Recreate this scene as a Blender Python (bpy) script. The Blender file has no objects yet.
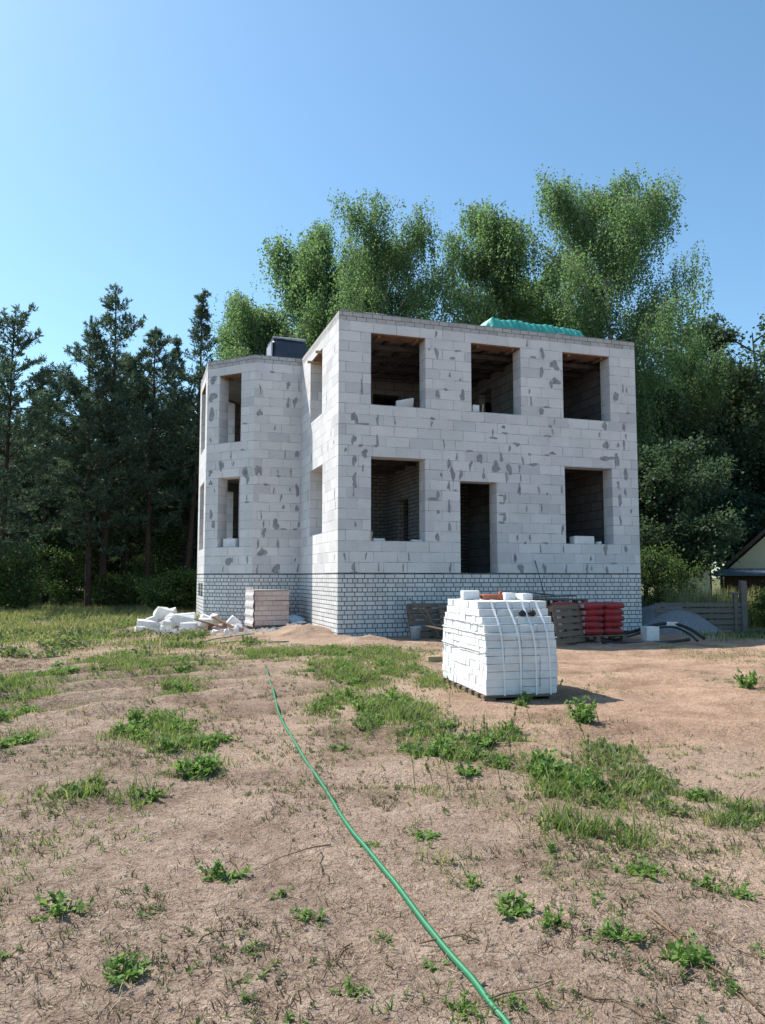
import bpy, math, random
import numpy as np
from mathutils import Vector, Matrix

D = bpy.data
scene = bpy.context.scene
col = scene.collection
R = math.radians

# ------------------------------------------------------------------ camera
cam_d = D.cameras.new('camera')
cam = D.objects.new('camera', cam_d)
col.objects.link(cam)
cam.location = (0, 0, 1.42)
cam.rotation_euler = (R(90 + 4.828), 0, 0)
cam_d.sensor_fit = 'VERTICAL'
cam_d.sensor_height = 36.0
cam_d.sensor_width = 36.0
cam_d.lens = 27.02
cam_d.clip_start = 0.05
cam_d.clip_end = 3000
scene.camera = cam

# ------------------------------------------------------------------ light
SUN_EL, TO_SUN = 51.0, (-0.865, 0.496)          # horizontal direction towards the sun
world = D.worlds.new('World')
scene.world = world
world.use_nodes = True
wn = world.node_tree
wn.nodes.clear()
w_out = wn.nodes.new('ShaderNodeOutputWorld')
w_bg = wn.nodes.new('ShaderNodeBackground')
w_sky = wn.nodes.new('ShaderNodeTexSky')
w_sky.sky_type = 'NISHITA'
w_sky.sun_disc = False
w_sky.sun_elevation = R(SUN_EL)
w_sky.sun_rotation = math.atan2(TO_SUN[0], TO_SUN[1])
w_sky.altitude = 100
w_sky.air_density = 1.0
w_sky.dust_density = 0.75
w_sky.ozone_density = 2.0
w_bg.inputs['Strength'].default_value = 0.12
w_tint = wn.nodes.new('ShaderNodeMix'); w_tint.data_type = 'RGBA'; w_tint.blend_type = 'MULTIPLY'
w_tint.inputs[0].default_value = 1.0
w_tint.inputs[7].default_value = (.87, 1.09, 1.10, 1)      # the phone's cool white balance
wn.links.new(w_sky.outputs[0], w_tint.inputs[6])
wn.links.new(w_tint.outputs[2], w_bg.inputs['Color'])
wn.links.new(w_bg.outputs[0], w_out.inputs['Surface'])

sun_d = D.lights.new('sun', 'SUN')
sun_d.energy = 4.7
sun_d.angle = R(0.53)
sun_d.color = (1.0, 0.93, 0.855)
sun = D.objects.new('sun', sun_d)
col.objects.link(sun)
_s = Vector((TO_SUN[0]*math.cos(R(SUN_EL)), TO_SUN[1]*math.cos(R(SUN_EL)), math.sin(R(SUN_EL))))
sun.rotation_euler = _s.to_track_quat('Z', 'Y').to_euler()
sun.location = (-20, 10, 30)

scene.view_settings.view_transform = 'Standard'
scene.view_settings.look = 'None'
scene.view_settings.exposure = 0.66
scene.view_settings.gamma = 1.0
scene.view_settings.use_curve_mapping = False
scene.render.engine = 'CYCLES'
scene.cycles.max_bounces = 6
scene.cycles.diffuse_bounces = 4
scene.cycles.transmission_bounces = 3
scene.cycles.transparent_max_bounces = 6

# ------------------------------------------------------------------ materials
def new_mat(name, color=(.5, .5, .5), rough=.8, spec=.3):
    m = D.materials.new(name)
    m.use_nodes = True
    nt = m.node_tree
    b = nt.nodes['Principled BSDF']
    b.inputs['Base Color'].default_value = (*color, 1)
    b.inputs['Roughness'].default_value = rough
    b.inputs['Specular IOR Level'].default_value = spec
    return m, nt, b

def N(nt, kind, **kw):
    n = nt.nodes.new(kind)
    for k, v in kw.items():
        if k.startswith('_'):
            setattr(n, k[1:], v)
        else:
            n.inputs[k.replace('__', ' ')].default_value = v
    return n

def ramp(nt, src, stops):
    r = nt.nodes.new('ShaderNodeValToRGB')
    e = r.color_ramp.elements
    e[0].position, e[0].color = stops[0][0], (*stops[0][1], 1)
    e[1].position, e[1].color = stops[-1][0], (*stops[-1][1], 1)
    for p, c in stops[1:-1]:
        x = e.new(p)
        x.color = (*c, 1)
    nt.links.new(src, r.inputs['Fac'])
    return r

def mix(nt, fac, a, b, mode='MIX'):
    m = nt.nodes.new('ShaderNodeMix')
    m.data_type = 'RGBA'
    m.blend_type = mode
    for s, v in ((m.inputs[0], fac), (m.inputs[6], a), (m.inputs[7], b)):
        if hasattr(v, 'is_linked'):
            nt.links.new(v, s)
        elif isinstance(v, (int, float)):
            s.default_value = v
        else:
            s.default_value = (*v, 1)
    return m.outputs[2]

def math_n(nt, op, a, b=None):
    m = nt.nodes.new('ShaderNodeMath')
    m.operation = op
    for s, v in ((m.inputs[0], a), (m.inputs[1], b)):
        if v is None:
            continue
        if hasattr(v, 'is_linked'):
            nt.links.new(v, s)
        else:
            s.default_value = v
    return m.outputs[0]

def bump(nt, b, height, strength=.4, dist=.01):
    n = N(nt, 'ShaderNodeBump', Strength=strength, Distance=dist)
    nt.links.new(height, n.inputs['Height'])
    nt.links.new(n.outputs[0], b.inputs['Normal'])
    return n

def noisy(name, c1, c2, scale=6, detail=5, rough=.85, spec=.25, bumps=.3, bdist=.01, coord='Object', lo=.35, hi=.65):
    m, nt, b = new_mat(name, c1, rough, spec)
    tc = nt.nodes.new('ShaderNodeTexCoord')
    n = N(nt, 'ShaderNodeTexNoise', Scale=scale, Detail=detail, Roughness=.6)
    nt.links.new(tc.outputs[coord], n.inputs['Vector'])
    r = ramp(nt, n.outputs['Fac'], [(lo, c1), (hi, c2)])
    nt.links.new(r.outputs[0], b.inputs['Base Color'])
    if bumps:
        n2 = N(nt, 'ShaderNodeTexNoise', Scale=scale*6, Detail=4)
        nt.links.new(tc.outputs[coord], n2.inputs['Vector'])
        bump(nt, b, n2.outputs['Fac'], bumps, bdist)
    return m

def masonry(name, bw, rh, z0, mortar, ca, cb, cm_light, cm_dark, shift, noise_amt=.02, bevel=.4, wander=.004, mthresh=(.4, .6), squash=1.0):
    """Blocks laid in courses: row height rh, length bw; UV in metres."""
    m, nt, b = new_mat(name, ca, .9, .2)
    uv = nt.nodes.new('ShaderNodeUVMap')
    # joints that are not ruler straight
    nz = N(nt, 'ShaderNodeTexNoise', Scale=2.3, Detail=3)
    nt.links.new(uv.outputs[0], nz.inputs['Vector'])
    off = nt.nodes.new('ShaderNodeVectorMath'); off.operation = 'MULTIPLY_ADD'
    nt.links.new(nz.outputs['Color'], off.inputs[0])
    off.inputs[1].default_value = (wander*4, wander*2, 0)
    nt.links.new(uv.outputs[0], off.inputs[2])
    sep = nt.nodes.new('ShaderNodeSeparateXYZ')
    nt.links.new(off.outputs[0], sep.inputs[0])
    y = math_n(nt, 'SUBTRACT', sep.outputs['Y'], z0)
    row = math_n(nt, 'FLOOR', math_n(nt, 'DIVIDE', y, rh))
    wnz = nt.nodes.new('ShaderNodeTexWhiteNoise'); wnz.noise_dimensions = '1D'
    nt.links.new(row, wnz.inputs['W'])
    xs = math_n(nt, 'ADD', sep.outputs['X'], math_n(nt, 'MULTIPLY', wnz.outputs['Value'], bw*shift))
    half = math_n(nt, 'MULTIPLY', math_n(nt, 'MODULO', math_n(nt, 'ADD', row, 200), 2), bw*(.5 if squash == 1.0 else .25))
    xs = math_n(nt, 'ADD', xs, half)
    comb = nt.nodes.new('ShaderNodeCombineXYZ')
    nt.links.new(xs, comb.inputs['X'])
    nt.links.new(y, comb.inputs['Y'])
    br = nt.nodes.new('ShaderNodeTexBrick')
    br.offset = 0.0
    br.squash = squash; br.squash_frequency = 2
    br.inputs['Scale'].default_value = 1
    br.inputs['Brick Width'].default_value = bw
    br.inputs['Row Height'].default_value = rh
    br.inputs['Mortar Size'].default_value = mortar
    br.inputs['Mortar Smooth'].default_value = .3
    br.inputs['Color1'].default_value = (0, 0, 0, 1)
    br.inputs['Color2'].default_value = (1, 1, 1, 1)
    br.inputs['Mortar'].default_value = (.5, .5, .5, 1)
    nt.links.new(comb.outputs[0], br.inputs['Vector'])
    face = ramp(nt, br.outputs['Color'], [(0, ca), (.8, tuple((p+q)/2 for p, q in zip(ca, cb))), (1, cb)])
    # blotches and fine grain on the block faces
    n1 = N(nt, 'ShaderNodeTexNoise', Scale=1.1, Detail=6, Roughness=.65)
    nt.links.new(uv.outputs[0], n1.inputs['Vector'])
    bl = ramp(nt, n1.outputs['Fac'], [(.3, (.86, .86, .85)), (.6, (1, 1, 1))])
    n2 = N(nt, 'ShaderNodeTexNoise', Scale=26, Detail=4, Roughness=.7)
    nt.links.new(uv.outputs[0], n2.inputs['Vector'])
    gr = ramp(nt, n2.outputs['Fac'], [(.25, (.88, .88, .88)), (.7, (1.03, 1.03, 1.03))])
    c = mix(nt, 1.0, face.outputs[0], bl.outputs[0], 'MULTIPLY')
    c = mix(nt, 1.0, c, gr.outputs[0], 'MULTIPLY')
    n3 = N(nt, 'ShaderNodeTexNoise', Scale=3.1, Detail=4, Roughness=.6)
    nt.links.new(uv.outputs[0], n3.inputs['Vector'])
    mc = ramp(nt, n3.outputs['Fac'], [(mthresh[0], cm_light), (mthresh[1], cm_dark)])
    c = mix(nt, br.outputs['Fac'], c, mc.outputs[0])
    nt.links.new(c, b.inputs['Base Color'])
    h = math_n(nt, 'ADD', math_n(nt, 'MULTIPLY', br.outputs['Fac'], -1.0), math_n(nt, 'MULTIPLY', n2.outputs['Fac'], .25))
    bump(nt, b, h, bevel, .012)
    return m

BH, BZ = .2548, 1.520
M = {}
M['block'] = masonry('aerated_block', .61, BH, BZ, .0075, (.72, .71, .70), (.55, .55, .56), (.56, .56, .56), (.24, .24, .245), .22, mthresh=(.38, .62), wander=.007)
M['brick'] = masonry('silicate_brick', .252, .1067, 0, .0115, (.74, .74, .725), (.56, .56, .56), (.17, .17, .17), (.085, .085, .088), .10, squash=.5, wander=.004, bevel=.7, mthresh=(.3, .7))
M['capbrick'] = masonry('capping_brick', .252, .111, 7.635, .010, (.50, .49, .47), (.36, .35, .34), (.22, .22, .22), (.12, .12, .12), .3, wander=.01)
M['smear'] = noisy('mortar_smear', (.215, .22, .225), (.35, .355, .36), 10, 4, .95, .1, .4)
M['innerblock'] = masonry('shaded_inner_block', .61, BH, BZ, .012, (.27, .265, .26), (.19, .185, .18), (.12, .12, .12), (.05, .05, .05), .3)  # block darkened in colour, painting the dimness of the rooms
M['innerbrick'] = masonry('shaded_inner_brick', .252, .1067, 0, .0125, (.26, .255, .25), (.19, .19, .185), (.08, .08, .08), (.04, .04, .04), .12)  # brick darkened the same way, room shade in its colour
M['joint'] = noisy('bitumen_joint', (.06, .06, .062), (.20, .20, .2), 3, 4, .95, .1, .3)
M['concrete'] = noisy('concrete_slab', (.24, .235, .225), (.17, .165, .16), 2, 5, .9, .2, .3)
M['joist'] = noisy('shaded_joist', (.085, .08, .076), (.055, .052, .05), 5, 5, .9, .2, .3)  # ceiling shade put into the joist colour
M['formwork'] = noisy('formwork_board', (.22, .13, .085), (.14, .085, .055), 7, 5, .85, .2, .3)
M['whiteblock'] = noisy('white_block', (.76, .755, .74), (.62, .615, .60), 5, 6, .95, .15, .5, .012)
M['palebrick'] = noisy('white_silicate', (.76, .755, .74), (.62, .615, .60), 4, 5, .9, .2, .35, .008)
M['wood'] = None
def wood(name, c1, c2, stretch=(2, 30, 30)):
    m, nt, b = new_mat(name, c1, .85, .2)
    tc = nt.nodes.new('ShaderNodeTexCoord')
    mp = nt.nodes.new('ShaderNodeMapping')
    mp.inputs['Scale'].default_value = stretch
    nt.links.new(tc.outputs['Object'], mp.inputs[0])
    n = N(nt, 'ShaderNodeTexNoise', Scale=1.5, Detail=6, Roughness=.65)
    nt.links.new(mp.outputs[0], n.inputs['Vector'])
    r = ramp(nt, n.outputs['Fac'], [(.3, c1), (.7, c2)])
    nt.links.new(r.outputs[0], b.inputs['Base Color'])
    bump(nt, b, n.outputs['Fac'], .3, .006)
    return m
M['wood'] = wood('weathered_wood', (.215, .165, .125), (.125, .096, .075))
M['freshwood'] = wood('pale_wood', (.46, .35, .22), (.34, .25, .15))
M['greywood'] = wood('grey_fence_wood', (.20, .175, .15), (.10, .088, .078))
M['darkwood'] = wood('dark_brown_board', (.075, .045, .032), (.045, .028, .02))
M['strap'] = new_mat('white_plastic_strap', (.82, .82, .82), .4, .4)[0]
M['black'] = new_mat('black_rubber', (.018, .018, .02), .45, .4)[0]
M['hose'] = None
m, nt, b = new_mat('green_hose_plastic', (.010, .15, .07), .5, .35)
tc = nt.nodes.new('ShaderNodeUVMap')
sp = nt.nodes.new('ShaderNodeSeparateXYZ'); nt.links.new(tc.outputs[0], sp.inputs[0])
st = math_n(nt, 'COMPARE', sp.outputs['X'], .30); nt.nodes[-1].inputs[2].default_value = .045
st2 = math_n(nt, 'COMPARE', sp.outputs['X'], .80); nt.nodes[-1].inputs[2].default_value = .045
dn = N(nt, 'ShaderNodeTexNoise', Scale=60, Detail=3)
dr = ramp(nt, dn.outputs['Fac'], [(.45, (.010, .13, .062)), (.8, (.05, .15, .08))])
nt.links.new(mix(nt, math_n(nt, 'ADD', st, st2), dr.outputs[0], (.06, .26, .12)), b.inputs['Base Color'])
M['hose'] = m
M['redbag'] = noisy('red_paper_bag', (.38, .022, .026), (.24, .05, .05), 7, 4, .5, .4, .5, .02)
M['greybag'] = noisy('grey_paper_bag', (.42, .40, .38), (.30, .28, .27), 5, 4, .6, .3, .5, .02)
M['gravel'] = noisy('grey_gravel', (.42, .42, .42), (.24, .24, .245), 22, 6, .95, .15, 1.0, .04)
M['darkfilm'] = noisy('black_wrapping_film', (.010, .016, .032), (.02, .03, .055), 4, 4, .32, .5, .5, .03)
M['whitefilm'] = noisy('white_cap_film', (.42, .45, .48), (.22, .26, .31), 5, 4, .5, .4, .5, .02)
M['tarp'] = noisy('turquoise_tarpaulin', (.075, .42, .34), (.05, .32, .27), 3, 4, .5, .35, .4, .03)
M['pinkbrick'] = masonry('pinkish_wrapped_brick', .26, .13, 0, .006, (.66, .55, .51), (.55, .43, .40), (.40, .28, .25), (.28, .19, .17), .2, wander=.004)
M['film'] = noisy('milky_stretch_film', (.74, .70, .70), (.62, .56, .55), 6, 4, .3, .5, .7, .02)
M['terracotta'] = noisy('terracotta_clay', (.42, .13, .075), (.33, .10, .06), 8, 4, .8, .25, .3)
M['yellowwall'] = wood('pale_yellow_siding', (.60, .55, .36), (.52, .47, .30), (1, 1, 18))
M['roofbrown'] = noisy('brown_roof_sheet', (.09, .055, .045), (.06, .04, .035), 4, 4, .7, .3, .2)
M['roofblue'] = noisy('blue_grey_roof_sheet', (.11, .15, .21), (.07, .10, .15), 3, 4, .5, .4, .2)
M['plasticblue'] = noisy('pale_blue_plastic', (.40, .50, .60), (.28, .38, .5), 6, 4, .4, .4, .6, .02)
M['bark'] = noisy('pine_bark', (.085, .06, .045), (.045, .034, .028), 9, 6, .95, .1, .8, .03)
M['pinebark'] = M['bark']
M['birchbark'] = noisy('birch_bark', (.55, .53, .50), (.13, .12, .11), 3.5, 6, .9, .15, .5, .01, lo=.52, hi=.66)
M['twig'] = noisy('dry_twig', (.22, .15, .095), (.12, .08, .05), 12, 4, .9, .1, .3)

def leafmat(name, stops, trans=.35, rough=.6, tcol=1.6):
    m = D.materials.new(name)
    m.use_nodes = True
    nt = m.node_tree
    nt.nodes.clear()
    o = nt.nodes.new('ShaderNodeOutputMaterial')
    g = nt.nodes.new('ShaderNodeNewGeometry')
    r = ramp(nt, g.outputs['Random Per Island'], stops)
    p = nt.nodes.new('ShaderNodeBsdfPrincipled')
    p.inputs['Roughness'].default_value = rough
    p.inputs['Specular IOR Level'].default_value = .2
    nt.links.new(r.outputs[0], p.inputs['Base Color'])
    t = nt.nodes.new('ShaderNodeBsdfTranslucent')
    tc_ = mix(nt, 1.0, r.outputs[0], (tcol, tcol*1.12, tcol*.7), 'MULTIPLY')
    nt.links.new(tc_, t.inputs['Color'])
    mx = nt.nodes.new('ShaderNodeMixShader')
    mx.inputs[0].default_value = trans
    nt.links.new(p.outputs[0], mx.inputs[1])
    nt.links.new(t.outputs[0], mx.inputs[2])
    nt.links.new(mx.outputs[0], o.inputs['Surface'])
    return m

M['birchleaf'] = leafmat('birch_leaf', [(0, (.085, .14, .075)), (.5, (.13, .20, .10)), (1, (.18, .25, .13))], .54, tcol=1.5)
M['needle'] = leafmat('pine_needle', [(0, (.038, .066, .052)), (.6, (.066, .105, .078)), (1, (.12, .16, .11))], .3)  # bluish lift in the colour replaces haze in the air
M['oakleaf'] = leafmat('broad_leaf', [(0, (.034, .062, .042)), (.6, (.06, .098, .056)), (1, (.11, .15, .08))], .35)  # colour lifted too, in place of haze
M['bushleaf'] = leafmat('bush_leaf', [(0, (.045, .085, .03)), (.6, (.08, .13, .042)), (1, (.13, .17, .06))], .4)
M['grassblade'] = leafmat('grass_blade', [(0, (.07, .13, .03)), (.5, (.11, .18, .045)), (.85, (.17, .22, .065)), (1, (.34, .29, .15))], .42)
M['palegrass'] = leafmat('pale_grass_blade', [(0, (.10, .13, .045)), (.5, (.19, .20, .08)), (1, (.40, .33, .19))], .35)
M['drygrass'] = leafmat('dry_grass_blade', [(0, (.16, .11, .075)), (.6, (.32, .24, .165)), (1, (.46, .37, .26))], .2)
M['weedleaf'] = leafmat('weed_leaf', [(0, (.09, .16, .04)), (.6, (.15, .24, .065)), (1, (.24, .32, .11))], .4)
M['deadweed'] = leafmat('dead_weed', [(0, (.07, .05, .035)), (.6, (.14, .10, .07)), (1, (.24, .18, .12))], .15)
M['groundleaf'] = leafmat('ground_cover_leaf', [(0, (.085, .11, .05)), (.5, (.11, .15, .06)), (.8, (.16, .19, .08)), (1, (.28, .24, .14))], .35)
M['clod'] = noisy('earth_clod', (.46, .33, .25), (.34, .24, .18), 20, 4, .95, .1, .5, .005)

# ------------------------------------------------------------------ helpers
def tag(o, label=None, cat=None, group=None, kind=None):
    if label: o['label'] = label
    if cat: o['category'] = cat
    if group: o['group'] = group
    if kind: o['kind'] = kind
    return o

def thing(name, label, cat, loc=(0, 0, 0), rz=0.0, group=None):
    o = D.objects.new(name, None)
    col.objects.link(o)
    o.location = loc
    o.rotation_euler = (0, 0, rz)
    o.empty_display_size = .2
    return tag(o, label, cat, group)

class MB:
    """Collects faces (with optional UVs and material slots) and links them as ONE mesh object."""
    def __init__(self):
        self.v, self.f, self.uv, self.mi, self.sm = [], [], [], [], []
    def face(self, pts, uv=None, mi=0, smooth=False):
        i = len(self.v)
        self.v += [tuple(p) for p in pts]
        self.f.append(tuple(range(i, i+len(pts))))
        self.uv.append(uv if uv else [(p[0]+p[1], p[2]) for p in pts])
        self.mi.append(mi); self.sm.append(smooth)
    def mesh(self, verts, faces, mi=0, smooth=False):
        i = len(self.v)
        self.v += [tuple(p) for p in verts]
        for f in faces:
            self.f.append(tuple(i+k for k in f))
            self.uv.append([(verts[k][0]+verts[k][1], verts[k][2]) for k in f])
            self.mi.append(mi); self.sm.append(smooth)
    def box(self, c, s, rot=None, mi=0, jit=0.0, rng=None, bev=0.0):
        hx, hy, hz = s[0]/2, s[1]/2, s[2]/2
        if bev > 0:
            vs, fs = bevel_box(hx, hy, hz, bev)
        else:
            vs = [(x, y, z) for z in (-hz, hz) for y in (-hy, hy) for x in (-hx, hx)]
            fs = [(0, 2, 3, 1), (4, 5, 7, 6), (0, 1, 5, 4), (2, 6, 7, 3), (0, 4, 6, 2), (1, 3, 7, 5)]
        out = []
        for p in vs:
            p = Vector(p)
            if jit: p += Vector((rng.uniform(-jit, jit), rng.uniform(-jit, jit), rng.uniform(-jit, jit)))
            if rot is not None: p = rot @ p
            out.append(p + Vector(c))
        self.mesh(out, fs, mi)
    def tube(self, path, rad, n=8, mi=0, cap=True, uvs=False):
        P = [Vector(p) for p in path]
        if not hasattr(rad, '__len__'): rad = [rad]*len(P)
        base = len(self.v)
        up = Vector((0, 0, 1))
        prev = None
        dist = 0
        for k, p in enumerate(P):
            t = (P[min(k+1, len(P)-1)] - P[max(k-1, 0)]).normalized()
            if prev is None:
                a = t.cross(up)
                if a.length < .05: a = t.cross(Vector((1, 0, 0)))
                a.normalize()
            else:
                a = (prev - t*prev.dot(t)).normalized()
            prev = a
            bb = t.cross(a)
            for j in range(n):
                an = 2*math.pi*j/n
                self.v.append(tuple(p + (a*math.cos(an) + bb*math.sin(an))*rad[k]))
        for k in range(len(P)-1):
            for j in range(n):
                j2 = (j+1) % n
                self.f.append((base+k*n+j, base+k*n+j2, base+(k+1)*n+j2, base+(k+1)*n+j))
                self.uv.append([(j/n, k), ((j+1)/n, k), ((j+1)/n, k+1), (j/n, k+1)])
                self.mi.append(mi); self.sm.append(True)
        if cap:
            for k, rev in ((0, True), (len(P)-1, False)):
                idx = [base+k*n+j for j in range(n)]
                if rev: idx = idx[::-1]
                self.f.append(tuple(idx)); self.uv.append([(0, 0)]*n); self.mi.append(mi); self.sm.append(False)
    def build(self, name, mats, parent=None, loc=None):
        me = D.meshes.new(name)
        me.from_pydata(self.v, [], self.f)
        if not isinstance(mats, (list, tuple)): mats = [mats]
        for m in mats: me.materials.append(m)
        me.polygons.foreach_set('material_index', self.mi)
        me.polygons.foreach_set('use_smooth', self.sm)
        l = me.uv_layers.new(name='UVMap')
        flat = [c for poly in self.uv for p in poly for c in p]
        l.data.foreach_set('uv', flat)
        me.update()
        o = D.objects.new(name, me)
        col.objects.link(o)
        if parent is not None: o.parent = parent
        if loc is not None: o.location = loc
        return o

def bevel_box(hx, hy, hz, b):
    vs, idx = [], {}
    for sx in (-1, 1):
        for sy in (-1, 1):
            for sz in (-1, 1):
                for ax in range(3):
                    h = [hx, hy, hz]
                    p = [sx*(hx-b), sy*(hy-b), sz*(hz-b)]
                    p[ax] = (sx, sy, sz)[ax]*h[ax]
                    idx[(sx, sy, sz, ax)] = len(vs)
                    vs.append(tuple(p))
    fs = []
    def q(*k): fs.append(tuple(idx[i] for i in k))
    for s in (-1, 1):
        a = [(s, -1, -1, 0), (s, 1, -1, 0), (s, 1, 1, 0), (s, -1, 1, 0)]
        q(*(a if s > 0 else a[::-1]))
        a = [(-1, s, -1, 1), (-1, s, 1, 1), (1, s, 1, 1), (1, s, -1, 1)]
        q(*(a if s > 0 else a[::-1]))
        a = [(-1, -1, s, 2), (1, -1, s, 2), (1, 1, s, 2), (-1, 1, s, 2)]
        q(*(a if s > 0 else a[::-1]))
    for s in (-1, 1):
        for t in (-1, 1):
            q((s, t, -1, 0), (s, t, 1, 0), (s, t, 1, 1), (s, t, -1, 1))
            q((s, -1, t, 0), (s, 1, t, 0), (s, 1, t, 2), (s, -1, t, 2))
            q((-1, s, t, 1), (1, s, t, 1), (1, s, t, 2), (-1, s, t, 2))
            for r_ in (-1, 1):
                q((s, t, r_, 0), (s, t, r_, 1), (s, t, r_, 2))
    return vs, fs

def np_mesh(name, V, faces_n, mats, mi=None, parent=None, smooth=False):
    """V: (n*faces_n, 3) separate polygons of faces_n corners."""
    n = len(V)//faces_n
    me = D.meshes.new(name)
    me.vertices.add(len(V)); me.vertices.foreach_set('co', np.ascontiguousarray(V, dtype=np.float32).ravel())
    me.loops.add(len(V)); me.loops.foreach_set('vertex_index', np.arange(len(V), dtype=np.int32))
    me.polygons.add(n)
    me.polygons.foreach_set('loop_start', np.arange(0, len(V), faces_n, dtype=np.int32))
    me.polygons.foreach_set('loop_total', np.full(n, faces_n, dtype=np.int32))
    if not isinstance(mats, (list, tuple)): mats = [mats]
    for m in mats: me.materials.append(m)
    if mi is not None: me.polygons.foreach_set('material_index', np.asarray(mi, dtype=np.int32))
    if smooth: me.polygons.foreach_set('use_smooth', np.ones(n, dtype=bool))
    me.update(calc_edges=True)
    o = D.objects.new(name, me)
    col.objects.link(o)
    if parent is not None: o.parent = parent
    return o

def leaves(C, A, B):
    """rhombic leaves: base C, axis vector A, half-width vector B -> (n*4,3)"""
    V = np.empty((len(C), 4, 3))
    V[:, 0] = C; V[:, 1] = C + A*.45 + B; V[:, 2] = C + A; V[:, 3] = C + A*.45 - B
    return V.reshape(-1, 3)

def unit(a):
    return a/np.maximum(np.linalg.norm(a, axis=-1, keepdims=True), 1e-9)

def copy_tree(o, parent=None):
    c = o.copy(); col.objects.link(c)
    if parent is not None: c.parent = parent
    for ch in list(o.children): copy_tree(ch, c)
    return c

# smooth value noise, vectorised
_perm = np.random.RandomState(7).rand(256, 256)
def vnoise(x, y, s=1.0, seed=0):
    x = np.asarray(x, float)*s + seed*17.13; y = np.asarray(y, float)*s + seed*9.71
    xi = np.floor(x).astype(int); yi = np.floor(y).astype(int)
    fx = x-xi; fy = y-yi
    fx = fx*fx*(3-2*fx); fy = fy*fy*(3-2*fy)
    g = lambda a, b_: _perm[a % 256, b_ % 256]
    return (g(xi, yi)*(1-fx)+g(xi+1, yi)*fx)*(1-fy)+(g(xi, yi+1)*(1-fx)+g(xi+1, yi+1)*fx)*fy

def gauss(x, y, cx, cy, rx, ry): return np.exp(-((x-cx)/rx)**2-((y-cy)/ry)**2)

def ground_h(x, y):
    x = np.asarray(x, float); y = np.asarray(y, float)
    near = np.clip((40-np.hypot(x, y-8))/20, 0, 1)
    h = (vnoise(x, y, .55, 1)-.5)*.09 + (vnoise(x, y, 1.7, 2)-.5)*.045 + (vnoise(x, y, 4.3, 3)-.5)*.022
    # old furrows on the left, running away to the right
    t = (x*.62 - y*.78)
    h = h + np.sin(t*2*math.pi/.78 + 1.4*vnoise(x, y, .9, 5))*.075*gauss(x, y, -3.4, 10.6, 2.2, 2.6)
    # wheel track and scrape lines on the right
    h = h - .05*np.exp(-((y-(10.9+.10*(x-4)))/.22)**2)*np.clip(x-2.2, 0, 1) 
    h = h - .035*np.exp(-((y-(7.0+.02*(x-2)))/.25)**2)*np.clip(x-1.2, 0, 1)
    h = h + .03*np.exp(-((y-(7.5+.02*(x-2)))/.25)**2)*np.clip(x-1.2, 0, 1)
    h = h + (vnoise(x*.45, y, 2.9, 11)-.5)*.035*np.clip((x-.8)/1.5, 0, 1)*np.clip((14.5-y)/2, 0, 1)
    h = h + (vnoise(x, y, 9.5, 12)-.5)*.016
    # two shallow wheel tracks crossing the foreground
    for c0 in (5.6, 7.15):
        q = y - (c0 - .22*x + .25*np.sin(x*.7))
        h = h - .028*np.exp(-(q/.16)**2) + .016*np.exp(-((np.abs(q)-.26)/.10)**2)
    # spoil against the house corner
    h = h + (.20*gauss(x, y, -1.75, 18.9, .55, .9) + .10*gauss(x, y, -.5, 17.5, .8, .5) + .12*gauss(x, y, -2.3, 20.2, .7, .8))*(.35+1.3*vnoise(x, y, 3.2, 14)) - .14*gauss(x, y, 9.3, 20.2, 1.4, 1.8)
    flat = np.maximum(gauss(x, y, 1.5, 9.8, 1.3, 1.6), 0)
    return h*near*(1-.85*np.clip(flat*1.3, 0, 1))
def gz(x, y): return float(ground_h(x, y))

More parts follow.
